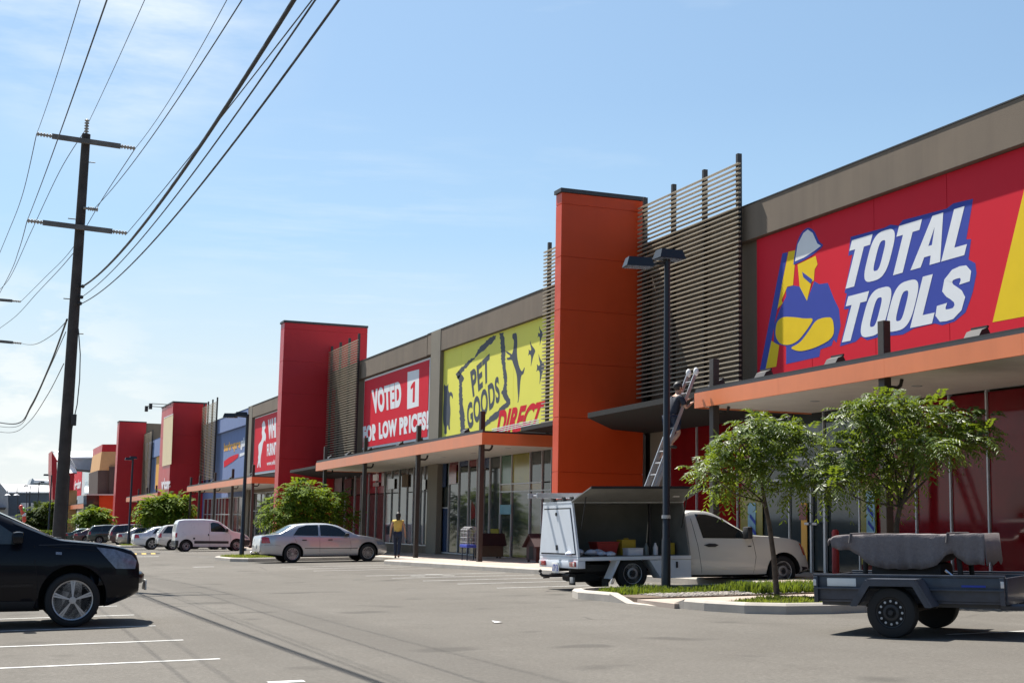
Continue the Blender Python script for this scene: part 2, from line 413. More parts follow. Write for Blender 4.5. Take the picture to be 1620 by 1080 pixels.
def offset_in(poly, d):
    n = len(poly); a = sum(poly[i][0] * poly[(i + 1) % n][1] - poly[(i + 1) % n][0] * poly[i][1] for i in range(n)); s = 1 if a > 0 else -1
    out = []
    for i in range(n):
        p, q, r = Vector(poly[i - 1]), Vector(poly[i]), Vector(poly[(i + 1) % n])
        e1 = (q - p).normalized(); e2 = (r - q).normalized(); n1 = Vector((-e1.y, e1.x)) * s; n2 = Vector((-e2.y, e2.x)) * s
        k = (n1 + n2); k = k / max(.3, k.length_squared / 2) ; out.append(tuple(q + k * d))
    return out
def kerb(poly, closed, wd=.15, h=.15, name='kerb', flat=()):     # kerb of separate stones with a rounded top; 'flat' spans are dropped crossings
    seg = []; n = len(poly); inner = offset_in(poly, wd) if closed else None
    b = MB(); rng = n if closed else n - 1
    for i in range(rng):
        p = Vector(poly[i]); q = Vector(poly[(i + 1) % n]); L = (q - p).length; k = max(1, round(L / (1.4 if not flat else .62)))
        if closed: pi, qi = Vector(inner[i]), Vector(inner[(i + 1) % n])
        else:
            nn = Vector(((q - p).y, -(q - p).x)).normalized() * wd; pi, qi = p + nn, q + nn
        for s in range(k):
            g0 = .004 / L if s else 0
            a0, a1 = p.lerp(q, s / k + g0), p.lerp(q, (s + 1) / k); b0, b1 = pi.lerp(qi, s / k + g0), pi.lerp(qi, (s + 1) / k)
            hh = [h, h]
            for (f0, f1) in flat:
                for e_, pt in ((0, a0), (1, a1)):
                    if f0[0] <= pt.x <= f1[0] and f0[1] <= pt.y <= f1[1]: hh[e_] = .02
            zz = lambda v, e: (v.x, v.y, G(v.x, v.y) + e)
            m0, m1 = a0.lerp(b0, .25), a1.lerp(b1, .25)
            c = .035 if min(hh) > .05 else .012
            pts = [zz(a0, -.1), zz(a1, -.1), zz(b1, -.1), zz(b0, -.1), zz(a0, hh[0] - c), zz(a1, hh[1] - c), zz(m1, hh[1]), zz(m0, hh[0]), zz(b1, hh[1]), zz(b0, hh[0])]
            b.add(pts, [(0, 1, 5, 4), (4, 5, 6, 7), (7, 6, 8, 9), (9, 8, 2, 3), (0, 4, 7, 9, 3), (1, 2, 8, 6, 5)])
    return struct(b.build(name, 'concrete', smooth=30))

edge = [(14.45, -10), (14.35, 25), (13.95, 33.5), (13.3, 46.4), (13.6, 46.9), (14.9, 47.3), (14.9, 64), (13.2, 64.6), (13.1, 67.5), (14.6, 68), (14.6, 260)]
kerb(edge, False)
foot = [(x + .15, y) for x, y in edge]
slab(foot + [(18.6, 260), (18.6, -10)], -.3, .146, 'footpath', 'paving')

isl = [(11.3, 16.75), (14.3, 16.9), (14.3, 23.2), (10.6, 23.2), (10.05, 22.9), (9.85, 22.2), (9.95, 20.5), (10.1, 18.2), (10.3, 17.4), (10.7, 16.95)]
kerb(isl, True, flat=[((9.8, 18.9), (10.2, 20.9))])
ii = offset_in(isl, .15)
slab([(9.98, 18.9), (14.15, 18.9), (14.15, 20.3), (10.05, 20.3)], -.05, .075, 'path', 'paving')
slab([(11.2, 17.0), (14.15, 17.0), (14.15, 18.88), (10.25, 18.88), (10.35, 17.6), (10.75, 17.15)], -.05, .095, 'garden_bed', 'soil')
slab([(10.1, 20.32), (14.15, 20.32), (14.15, 23.0), (10.65, 23.0), (10.2, 22.75), (10.05, 22.2)], -.05, .095, 'garden_bed', 'soil')
isl2 = [(9.9, 53.2), (14.7, 53.4), (14.7, 58.6), (10.2, 58.6), (9.6, 58.2), (9.3, 57.2), (9.4, 54.2)]
kerb(isl2, True); slab(offset_in(isl2, .15), -.05, .09, 'garden_bed', 'soil')
isl3 = [(10.6, 101), (14.4, 101), (14.4, 106.5), (10.8, 106.5), (10.0, 105.6), (9.9, 102)]
kerb(isl3, True); slab(offset_in(isl3, .15), -.05, .09, 'garden_bed', 'soil')

def gline(p, q, wd=.09, name='parking_line', mat='paint_white', h=.004):
    p = Vector(p[:2]); q = Vector(q[:2]); d = (q - p).normalized(); nn = Vector((-d.y, d.x)) * wd / 2
    b = MB(); b.add([(v.x, v.y, G(v.x, v.y) + h) for v in (p - nn, q - nn, q + nn, p + nn)], [(0, 1, 2, 3)])
    return struct(b.build(name, mat))
for x, y in [(365, 1041), (307, 1011.3), (260.7, 989), (222.5, 972), (193, 958), (172, 946.5)]:
    p = onG(x, y); gline((2.36, p.y), (2.36 - 5.4, p.y))
for k, (x, y) in enumerate([(786, 929.8), (724, 923.3), (669.3, 918.5), (620.5, 914.3), (579, 910.6)]):
    p = onG(x, y); gline((p.x, p.y), (13.7 - .02 * k, p.y))
for y in (40.6, 42.9, 45.2): gline((9.5, y), (13.2, y))
for y in (13.05, 10.55): gline((10.35, y), (14.3, y))
for y in (62.5, 65, 76, 78.6, 83.5, 88.2, 93.4, 96, 110, 115, 121, 127): gline((9.4, y), (14.0, y))
p = onG(424, 1079.5); gline((p.x, p.y), (p.x + .3, p.y), .14, 'lane_marking')
p = onG(305, 896.6); q = onG(341, 896.3); gline((p.x, p.y), (q.x, p.y), .22, 'lane_marking')
p = onG(200, 880.5); q = onG(254, 880); gline((p.x, p.y), (q.x, p.y), .4, 'lane_marking')
p = onG(176, 873.5); q = onG(188, 873.5); gline((p.x, p.y), (q.x, p.y), .5, 'lane_marking')
for (xa, xb, yy) in ((650, 672, 910.6), (672, 700, 908.9), (699, 719, 910.4)):
    p = onG(xa, yy); q = onG(xb, yy); gline((p.x, p.y), (q.x, q.y), .16, 'bay_symbol', h=.006)
# yellow and black rubber speed hump beyond the first lane
t = thing('speed_hump', 'low yellow and black speed hump crossing the aisle near the white van', 'speed hump', (8, 80, G(8, 80)))
p = onG(194, 876.6); q = onG(256, 876)
for k in range(8):
    x0 = p.x + (q.x - p.x) * k / 8; x1 = p.x + (q.x - p.x) * (k + 1) / 8 - .01
    MB().prism([(x0, p.y - .18, G(x0, p.y) + .005), (x0, p.y - .1, G(x0, p.y) + .05), (x0, p.y + .1, G(x0, p.y) + .05), (x0, p.y + .18, G(x0, p.y) + .005)], (x1 - x0, 0, 0)).build('hump_block', 'paint_yellow' if k % 2 == 0 else 'rubber', t)

# grass and pebbles in the island beds
def grass(polys, n, hmin, hmax, mat, hfun=None, h0=.09):
    b = MB()
    for poly in polys:
        x0 = min(p[0] for p in poly); x1 = max(p[0] for p in poly); y0 = min(p[1] for p in poly); y1 = max(p[1] for p in poly); k = 0
        while k < n:
            x = random.uniform(x0, x1); y = random.uniform(y0, y1)
            if not inpoly(x, y, poly): continue
            k += 1; h = random.uniform(hmin, hmax) * (hfun(x, y) if hfun else 1)
            if h < .02: continue
            a = random.uniform(0, 6.283); wd = random.uniform(.006, .014); z = G(x, y) + h0; lean = random.uniform(.1, .7) * h; c, s = math.cos(a), math.sin(a)
            b.add([(x - s * wd, y + c * wd, z), (x + s * wd, y - c * wd, z), (x + c * lean * .4 + s * wd * .7, y + s * lean * .4 - c * wd * .7, z + h * .6), (x + c * lean * .4 - s * wd * .7, y + s * lean * .4 + c * wd * .7, z + h * .6), (x + c * lean, y + s * lean, z + h)], [(0, 1, 2, 3), (3, 2, 4)])
    return struct(b.build('grass', mat), 'stuff')
def patch(x, y): return clamp(1.15 + .8 * math.sin(x * 3.1 + 1) * math.sin(y * 2.7) + .3 * math.sin(x * 9), .15, 1.6)
grass([[(11.0, 17.05), (14.15, 17.0), (14.15, 18.6), (11.1, 18.5), (10.5, 18.2), (10.5, 17.5)]], 12000, .03, .08, 'blade', lambda x, y: max(.5, patch(x, y)))
grass([[(10.2, 21.3), (14.15, 21.2), (14.15, 23.0), (10.65, 23.0), (10.15, 22.4)]], 6000, .03, .085, 'blade_dark', patch)
grass([[(12.3, 20.4), (14.1, 20.4), (14.1, 21.8), (12.6, 21.9)]], 4500, .07, .20, 'blade_dark')
grass([offset_in(isl2, .2)], 9000, .06, .16, 'blade'); grass([offset_in(isl3, .2)], 4000, .08, .2, 'blade')
b = MB()
for k in range(900):
    x = random.uniform(10.6, 13.2); y = random.uniform(20.35, 21.35); r = random.uniform(.012, .035)
    b.ball((x, y, G(x, y) + .098), r, (1, 1, .6), 6, 4)
struct(b.build('pebbles', 'stones'), 'stuff')

# ------------------------------------------------------------------ the shops
W = 17.9                                                         # plane of the big signs
def px_poly(pts, X):
    return [onX(x, y, X) for x, y in pts]
def seg_text(word, offset=0., shear=0., spacing=1.):
    cu = bpy.data.curves.new('t', 'FONT'); cu.body = word; cu.size = 1; cu.offset = offset; cu.shear = shear; cu.space_character = spacing; cu.resolution_u = 6
    ob = bpy.data.objects.new('t', cu); col.objects.link(ob)
    dg = bpy.context.evaluated_depsgraph_get(); dg.update()
    me = bpy.data.meshes.new_from_object(ob.evaluated_get(dg))
    v = [q.co.copy() for q in me.vertices]; f = [list(p.vertices) for p in me.polygons]
    bpy.data.objects.remove(ob); bpy.data.curves.remove(cu); bpy.data.meshes.remove(me)
    x0 = min(q.x for q in v); x1 = max(q.x for q in v); y0 = min(q.y for q in v); y1 = max(q.y for q in v)
    return [((q.x - x0) / (x1 - x0), (q.y - y0) / (y1 - y0)) for q in v], f
def heavy_text(word):                                            # blocky condensed capitals for the tool shop sign
    V = []; Fc = []; x = 0
    def put(pts, faces, wd):
        b0 = len(V); V.extend([(x + p[0] * wd, p[1]) for p in pts]); Fc.extend([[i + b0 for i in f] for f in faces])
    def sup(rx, ry, e, n=40): return [(.5 + rx * math.copysign(abs(math.cos(t)) ** (2 / e), math.cos(t)), .5 + ry * math.copysign(abs(math.sin(t)) ** (2 / e), math.sin(t))) for t in [2 * math.pi * i / n for i in range(n)]]
    for ch in word:
        if ch == 'T': wd = .80; put([(0, .79), (0, 1), (1, 1), (1, .79), (.71, .79), (.71, 0), (.29, 0), (.29, .79)], [(0, 7, 4, 3, 2, 1), (7, 6, 5, 4)], wd)
        elif ch == 'L': wd = .72; put([(0, 0), (1, 0), (1, .21), (.46, .21), (.46, 1), (0, 1), (0, .21)], [(0, 1, 2, 3, 6), (6, 3, 4, 5)], wd)
        elif ch == 'O': wd = .90; a = sup(.5, .5, 3.2); c = sup(.14, .30, 3.4); put(a + c, [(i, (i + 1) % 40, 40 + (i + 1) % 40, 40 + i) for i in range(40)], wd)
        elif ch == 'A': wd = .98; put([(0, 0), (.35, 0), (.39, .19), (.44, .40), (.5, .76), (.5, 1), (.32, 1), (1, 0), (.65, 0), (.61, .19), (.56, .40), (.68, 1)], [(0, 1, 2, 3, 4, 5, 6), (7, 11, 5, 4, 10, 9, 8), (2, 9, 10, 3)], wd)
        else:
            wd = .86; cp = [(.83, .66), (.82, .80), (.68, .89), (.5, .90), (.30, .88), (.19, .78), (.20, .67), (.34, .58), (.52, .51), (.70, .43), (.82, .33), (.81, .20), (.68, .11), (.5, .10), (.31, .11), (.18, .20), (.17, .34)]
            A_ = []; B_ = []
            for i, p in enumerate(cp):
                q, r = cp[max(i - 1, 0)], cp[min(i + 1, len(cp) - 1)]; d = Vector((r[0] - q[0], r[1] - q[1])).normalized(); n_ = (-d.y * .185, d.x * .115)
                A_.append((p[0] + n_[0], p[1] + n_[1])); B_.append((p[0] - n_[0], p[1] - n_[1]))
            n = len(cp); put(A_ + B_, [(i, i + 1, n + i + 1, n + i) for i in range(n - 1)], wd)
        x += wd + .035
    m_ = max(p[0] for p in V); return [(p[0] / m_, p[1]) for p in V], Fc
def chaikin(P, k=1):
    for _ in range(k):
        out = []
        for i, p in enumerate(P):
            q = P[(i + 1) % len(P)]; out += [(p[0] * .78 + q[0] * .22, p[1] * .78 + q[1] * .22), (p[0] * .22 + q[0] * .78, p[1] * .22 + q[1] * .78)]
        P = out
    return P
def warp(word, quad, **k):                                       # word fitted to a quad TL TR BR BL of 3-D points
    v, f = heavy_text(word) if k.pop('heavy', False) else seg_text(word, **k); TL, TR, BR, BL = quad; b = MB()
    b.add([BL.lerp(BR, u).lerp(TL.lerp(TR, u), t) for u, t in v], f); return b
def zoomer(ox, oy, s): return lambda pts: [(ox + x / s, oy + y / s) for x, y in pts]

def louvre(Y0, Y1, z0, z1, ptop, nposts, X, label, pitch=.125, base=None):
    t = thing('louvre_screen', label, 'louvre screen', (X, (Y0 + Y1) / 2, z0), 'timber louvre screens beside the tower walls')
    for k in range(nposts):
        y = Y0 + .16 + (Y1 - Y0 - .32) * k / (nposts - 1) if nposts > 1 else Y0
        MB().bbox(X + .03, X + .15, y - .055, y + .055, z0 - .5, ptop, .008).build('screen_post', 'steel_dark', t)
    n = int((z1 - z0) / pitch)
    for k in range(n + 1):
        z = z0 + k * pitch
        if z > z1: break
        MB().bbox(X - .05, X + .026, Y0 - .05, Y1 + .05, z - .018, z + .018, .004).build('slat', 'batten', t)
    return t
def tower(Yn, wd, X0, X1, ztop, mat, label, ns=7, capw=.05, joints=True, zb=-4):
    t = thing('tower_wall', label, 'tower wall', ((X0 + X1) / 2, Yn + wd / 2, G(X0, Yn)), 'coloured tower walls dividing the shops')
    z0 = G(X0, Yn) - .3; n = ns; hh = (ztop - .12 - .33 - z0) / n
    b = MB()
    edges = [z0 + k * hh for k in range(n + 1)] + [ztop - .12]
    for k in range(len(edges) - 1):                              # panels with recessed shadow joints
        b.bbox(X0, X1, Yn, Yn + wd, edges[k] + .008, edges[k + 1] - .008, .006)
    b.box(X0 + .02, X1 - .02, Yn + .02, Yn + wd - .02, z0, ztop - .12)
    b.build('panel', mat, t)
    MB().bbox(X0 - capw, X1 + .02, Yn - capw, Yn + wd + capw, ztop - .118, ztop, .01).build('cap', 'cap', t)
    return t

def canopy(Y0, Y1, zt0, zt1, label, X=14.9, posts=(), lights=(), depth=.36, end=True, back=17.93):
    """flat awning; zt0/zt1 the height of its top edge at Y0 and Y1; posts pass up through it"""
    t = thing('awning', label, 'awning', (X + 1.5, (Y0 + Y1) / 2, zt0 - .3), 'orange edged awnings over the footpath')
    zt = lambda y: zt0 + (zt1 - zt0) * (y - Y0) / (Y1 - Y0)
    def bx(x0, x1, y0, y1, a, c): return [(x0, y0, zt(y0) + a), (x1, y0, zt(y0) + a), (x1, y1, zt(y1) + a), (x0, y1, zt(y1) + a), (x0, y0, zt(y0) + c), (x1, y0, zt(y0) + c), (x1, y1, zt(y1) + c), (x0, y1, zt(y1) + c)]
    f = MB(); n = max(1, round((Y1 - Y0) / 3.5))
    for k in range(n):
        ya = Y0 + (Y1 - Y0) * k / n + (.004 if k else 0); yb = Y0 + (Y1 - Y0) * (k + 1) / n
        f.hexa(bx(X, X + .05, ya, yb, -depth, 0))
    f.hexa(bx(X + .05, back, Y0, Y0 + .05, -depth, 0)); f.hexa(bx(X + .05, back, Y1 - .05, Y1, -depth, 0))
    f.build('fascia', 'fascia', t)
    MB().hexa(bx(X + .052, back, Y0 + .052, Y1 - .052, -depth + .03, -depth + .09)).build('soffit', 'soffit', t)
    MB().hexa(bx(X + .02, back, Y0 + .01, Y1 - .01, .003, .06)).build('roof_sheet', 'cap', t)
    MB().hexa(bx(X + .03, X + .08, Y0, Y1, .062, .10)).build('roof_edge', 'steel_dark', t)
    for y in posts:
        MB().bbox(X + .12, X + .27, y - .09, y + .09, G(X, y) + .12, zt(y) + .72, .01).build('post', 'post', t)
        b = MB(); z = zt(y) - depth - .14; b.tube([(X + .27, y - .02, z), (X + .45, y - .02, z), (X + .52, y - .02, z + .05), (X + .55, y - .02, z + .16)], .035, 8).build('bracket', 'steel_dark', t, smooth=40)
    for y in lights:
        b = MB(); x = X + .55; z = zt(y) + .06
        pr = [(x - .14, z + .0), (x - .17, z + .10), (x - .10, z + .22), (x + .02, z + .27), (x + .16, z + .02)]
        b.prism([(p[0], y - .19, p[1]) for p in pr], (0, .38, 0)); b.box(x + .0, x + .04, y - .2, y + .2, z + .26, z + .30)
        b.build('floodlight', 'steel_dark', t)
    y = Y0 + 1.6
    while y < Y1:
        zz = zt(y) - depth + .024; b = MB(); b.lathe([(0, .10), (.012, .10), (.012, .07), (.004, .065)], (X + 1.5, y, zz + .006), (0, 0, -1), 16); b.build('downlight', 'galv', t, smooth=30); y += 3.4
    return t

def glazing(t, Y0, Y1, zs, sill, cols, X=18.0, widths=None, frame='alu_frame'):
    """shopfront: mullions at Y list, transoms at heights, every pane its own part. cols: list of (width, [mat per row bottom->top])"""
    y = Y1; ys = [Y1]
    tot = sum(c[0] for c in cols)
    for wd, mats in cols:
        wy = (Y1 - Y0) * wd / tot
        for k, mt_ in enumerate(mats):
            za, zb = zs[k], zs[k + 1]
            if mt_: MB().box(X, X + .02, y - wy + .028, y - .028, za + .028, zb - .028).build('window_pane', mt_, t)
        y -= wy; ys.append(y)
    for yy in ys: MB().box(X - .05, X + .05, yy - .026, yy + .026, zs[0], zs[-1]).build('mullion', frame, t)
    for k, z in enumerate(zs):
        yy = Y1
        for wd, mats in cols:
            wy = (Y1 - Y0) * wd / tot
            if k in (0, len(zs) - 1) or (mats[k - 1] != mats[k] or len(mats) > 1 and mats[k - 1] is not None and wd < 2.2): MB().box(X - .045, X + .045, yy - wy + .028, yy - .028, z - .026, z + .026).build('transom', frame, t)
            yy -= wy
    MB().box(X - .03, X + .3, Y0, Y1, -3, sill).build('plinth', 'render', t)
    MB().box(X + .3, X + .35, Y0, Y1, -3, zs[-1] + 2).build('back_wall', 'brown_wall', t)

def shopfront(t, Y0, Y1, z0, cols, sill, X=18.0, frame='alu_frame', wall_top=4.6):
    """every column: (width, [(top of pane, material), ...] from the bottom up)"""
    tot = sum(c[0] for c in cols); y = Y1; ztop = max(p[0] for c in cols for p in c[1])
    for wd, panes in cols:
        wy = (Y1 - Y0) * wd / tot; z = z0
        for k, (zt, m_) in enumerate(panes):
            MB().box(X, X + .02, y - wy + .022, y - .022, z + .022, zt - .022).build('window_pane', m_, t)
            if k < len(panes) - 1 and panes[k + 1][1] in ('poster_cream', 'shop_glass', 'poster_green', 'poster_yellow') and m_ != panes[k + 1][1] or (k == 0 and len(panes) == 3): MB().box(X - .045, X + .045, y - wy + .022, y - .022, zt - .02, zt + .02).build('transom', frame, t)
            z = zt
        MB().box(X - .05, X + .05, y - .02, y + .02, z0, ztop).build('mullion', frame, t); y -= wy
    MB().box(X - .05, X + .05, Y0 - .02, Y0 + .02, z0, ztop).build('mullion', frame, t)
    MB().box(X - .045, X + .045, Y0, Y1, z0 - .05, z0).build('sill_frame', frame, t); MB().box(X - .045, X + .045, Y0, Y1, ztop, ztop + .05).build('head_frame', frame, t)
    MB().box(X - .03, X + .3, Y0, Y1, -3, sill).build('plinth', 'render', t); MB().box(X + .3, X + .35, Y0, Y1, -3, wall_top).build('back_wall', 'brown_wall', t)

def shop(name, label, Y0, Y1, zpar, zband, mat='render', depth=22, Xb=17.72, zlow=2.66):
    t = thing(name, label, 'shop building', (19, (Y0 + Y1) / 2, G(19, (Y0 + Y1) / 2)))
    MB().bbox(Xb, 18.06, Y0, Y1, zband, zpar, .012).build('parapet', mat, t)
    MB().box(Xb - .015, 18.08, Y0, Y1, zpar + .002, zpar + .03).build('parapet_cap', 'cap', t)
    MB().box(17.94, 18.06, Y0, Y1, zlow, zband - .003).build('upper_wall', mat, t)
    MB().box(18.4, 18.4 + depth, Y0 + .02, Y1 - .02, -4, zpar - .5).build('main_wall', mat, t)
    MB().box(18.07, 18.4 + depth, Y0 + .01, Y1 - .01, zpar - .495, zpar - .42).build('roof', 'roof_metal', t)
    return t

# --- tool shop (nearest)
A = shop('shop_building', 'nearest shop with brown parapet, red glazed front and orange awning', 4, 35.4, 8.05, 7.16, zlow=2.80)
zs = [-.92, 1.72, 2.62]
def vpane(y0, y1, mats, zz, X=18.0):
    for k, m_ in enumerate(mats): MB().box(X, X + .02, y0 + .03, y1 - .03, zz[k] + .03, zz[k + 1] - .03).build('window_pane', m_, A)
zfull = [-.95, 2.70]
# mullion positions read along the front
mull = [onX(x, 800, 18.0).y for x in (1103, 1130, 1168, 1192, 1250, 1305, 1361, 1400, 1451, 1506, 1566)]
cols_mat = [['red_glass'], ['red_glass'], ['red_glass'], ['shop_glass'] * 2, ['shop_glass'] * 2, ['shop_glass'] * 2, ['red_glass'], ['red_glass'], ['red_glass'], ['red_glass']]
ys = [34.6] + [onX(1060, 800, 18.0).y] + mull + [17.3, 15, 12.8, 10.5, 8.2, 6]
for i in range(len(ys) - 1):
    ya, yb = ys[i + 1], ys[i]
    if 5 <= i <= 7: vpane(ya, yb, ['shop_glass'] * 3, [-.95, 1.15, 1.62, 2.70]); MB().box(17.96, 18.04, ya + .03, yb - .03, 1.12, 1.18).build('transom', 'alu_frame', A); MB().box(17.96, 18.04, ya + .03, yb - .03, 1.59, 1.65).build('transom', 'alu_frame', A)
    else: vpane(ya, yb, ['red_glass'], zfull)
for y in ys: MB().box(17.96, 18.05, y - .02, y + .02, -.98, 2.72).build('mullion', 'alu_frame', A)
MB().box(17.95, 18.05, 6, 34.6, 2.72, 2.78).build('head_frame', 'alu_frame', A); MB().box(17.95, 18.05, 6, 34.6, -1.06, -.98).build('sill_frame', 'alu_frame', A)
MB().box(17.90, 18.2, 34.62, 35.4, -1.4, 3.6).build('pilaster', 'pilaster', A)
MB().box(18.0, 18.3, 4, 34.6, -2, -1.06).build('plinth', 'render', A)
# posters and door of the entrance
def wallrect(xa, xb, ya, yb, mat, name, par, X=17.94, th=.015):
    p = [onX(xa, ya, X), onX(xb, ya, X), onX(xb, yb, X), onX(xa, yb, X)]
    return MB().box(X, X + th, p[1].y, p[0].y, (p[2].z + p[3].z) / 2, (p[0].z + p[1].z) / 2).build(name, mat, par)
for (xa, xb) in ((1171, 1206), (1361, 1385)):
    wallrect(xa, xb, 780 if xa < 1300 else 770, 893, 'poster_yellow', 'poster', A, 17.955)
wallrect(1183, 1195, 795, 845, 'poster_cyan', 'poster', A, 17.938); wallrect(1370, 1383, 776, 842, 'poster_cyan', 'poster', A, 17.938)
for (xa, ya) in ((1186, 812), (1187, 830), (1372, 800), (1373, 822)):
    b = MB(); b.add([onX(xa, ya, 17.93), onX(xa + 9, ya + 12, 17.93), onX(xa + 9, ya + 18, 17.93), onX(xa, ya + 6, 17.93)], [(0, 1, 2, 3)]); b.build('poster_stripe', 'sign_blue', A)
wallrect(1267, 1276, 795, 898, 'orange_sign', 'door_panel', A, 17.95)
wallrect(1264, 1275, 798, 822, 'poster_red', 'poster', A, 17.94)
for x in (1283, 1305): 
    y = onX(x, 850, 17.93).y; MB().box(17.92, 17.98, y - .03, y + .03, -1.0, 1.1).build('door_frame', 'alu_frame', A)
y = onX(1284, 833, 17.9).y
for s in (-.16, .16): MB().bbox(17.86, 17.92, y + s - .09, y + s + .09, .1, .16, .012).build('door_handle', 'alu', A)
for (x, y1_) in ((1320, 1), (1391, 0)):                          # red bollard-like bins inside the front
    pass
# pale wall boxes and camera under the awning
q = onX(1196, 658, 17.8); MB().bbox(17.7, 17.95, q.y - .2, q.y + .2, q.z - .12, q.z + .12, .02).build('camera_box', 'soffit', A)

canopy(-4, 27.3, 3.23, 2.966, 'long orange edged awning with two dark posts over the red shopfront', X=14.9, posts=(26.75, 20.6, 13.9, 7.1), lights=(27.2, 25.2, 22.6, 18.5, 15.2), depth=.335)
# dark blade canopies bridging the gap to the towers
def blade(pts, z, label, th=.13):
    t = thing('blade_canopy', label, 'canopy', (pts[0][0], pts[0][1], pts[0][2]), 'dark blade canopies below the louvre screens')
    MB().prism(pts, (0, 0, th)).build('sheet', 'rubber_dark', t)
    b = MB(); ys_ = [p[1] for p in pts]; y = min(ys_) + .35
    while y < max(ys_) - .2: b.box(max(p[0] for p in pts) - 1.4, max(p[0] for p in pts), y - .05, y + .05, max(p[2] for p in pts) + th + .002, max(p[2] for p in pts) + th + .07); y += .9
    b.build('purlin', 'steel_dark', t); return t
blade([(14.95, 33.2, 2.80), (14.95, 27.34, 2.88), (17.85, 27.34, 2.68), (17.85, 35.40, 2.63), (16.7, 35.40, 2.69)], 0, 'dark sharp tipped canopy between the orange tower and the tool shop awning')

# tool shop sign
z3 = zoomer(1160, 220, 2.572)
S = thing('shop_sign', 'big red sign reading TOTAL TOOLS with a worker in a white helmet', 'sign', (17.9, 22, 3.4))
pl = onX(1198, 381, 17.88).y
b = MB(); yy = pl; n = 0
while yy > 5: b.bbox(17.86, 17.925, yy - 2.42, yy - .006, 3.42, 7.15, .004); yy -= 2.426
b.build('sign_panel', 'sign_red', S)
lay = [17.8585]
def art(pts, mat, name, X=None, S=S, zoom=z3):
    X = lay[0] if X is None else X; p = px_poly(zoom(chaikin(pts, 2) if name == 'horse_emblem' or name == 'worker_emblem' and len(pts) in (10, 11, 26) else chaikin(pts, 1) if name == 'pet_emblem' and len(pts) < 40 else pts), X)
    return MB().prism(p, (.001, 0, 0)).build(name, mat, S)
art([(478, 398), (612, 362), (640, 348), (672, 352), (690, 330), (868, 283), (895, 262), (976, 243), (948, 408), (968, 407), (957, 490), (985, 505), (990, 545), (975, 620), (962, 660), (945, 705), (900, 742), (850, 757), (820, 750), (735, 770), (690, 795), (640, 800), (610, 788), (590, 806), (545, 818), (520, 803), (498, 824), (434, 843), (455, 760), (470, 690), (450, 693), (462, 628), (453, 625), (466, 560), (485, 470), (468, 475)], 'sign_blue', 'lettering_backing')  # blue outline printed behind the letters
def q3(p): return px_poly(z3(p), 17.8555)
warp('TOTAL', q3([(483, 412), (993, 257), (940, 472), (433, 616)]), heavy=True).build('lettering', 'sign_white', S)
warp('TOOLS', q3([(468, 640), (980, 505), (927, 725), (418, 832)]), heavy=True).build('lettering', 'sign_white', S)
art([(200, 465), (222, 460), (170, 740), (135, 935), (108, 940)], 'sign_blue', 'worker_emblem')
art([(215, 605), (245, 595), (270, 600), (300, 655), (330, 578), (350, 590), (385, 585), (410, 650), (430, 690), (437, 760), (420, 828), (408, 815), (400, 840), (355, 855), (350, 885), (215, 915), (215, 842), (165, 830), (165, 760), (190, 690), (215, 640)], 'sign_blue', 'worker_emblem')
art([(225, 458), (255, 452), (243, 595), (220, 600), (197, 655), (201, 668), (180, 690), (200, 580)], 'sign_yellow', 'worker_emblem', 17.857)
art([(155, 820), (187, 838), (175, 925), (132, 933)], 'sign_yellow', 'worker_emblem', 17.857)
art([(262, 510), (335, 475), (343, 510), (331, 530), (328, 575), (318, 582), (300, 658), (270, 600)], 'sign_yellow', 'worker_emblem', 17.857)
art([(280, 540), (322, 572), (315, 588), (285, 562)], 'sign_blue', 'worker_emblem', 17.8545)
art([(175, 745), (200, 722), (250, 724), (290, 730), (330, 728), (300, 775), (265, 820), (230, 838), (190, 835), (170, 800)], 'sign_yellow', 'worker_emblem', 17.8558)
art([(335, 737), (370, 725), (405, 725), (412, 790), (390, 820), (330, 850), (270, 865), (228, 850), (270, 830), (305, 785)], 'sign_yellow', 'worker_emblem', 17.8545)
art([(243, 512), (258, 420), (280, 375), (305, 358), (330, 372), (350, 420), (370, 432), (335, 463), (290, 492), (250, 510)], 'sign_blue', 'worker_emblem', 17.8558)
art([(251, 498), (262, 428), (285, 383), (303, 368), (323, 382), (342, 425), (357, 434), (330, 455), (288, 482)], 'sign_white', 'worker_emblem', 17.853)
art([(1055, 745), (1190, 180), (1330, 130), (1300, 700)], 'sign_yellow', 'emblem')

# orange tower, screens either side
tower(35.45, .42, 15.08, 17.70, 9.5, 'orange_panel', 'tall orange panelled tower wall with black cap', ns=7)
louvre(29.75, 35.35, 3.62, 9.24, 9.42, 4, 17.5, 'widest timber louvre screen right of the orange tower')
louvre(36.0, 42.5, 3.35, 9.2, 9.42, 4, 17.5, 'narrow glimpse of louvre screen left of the orange tower')

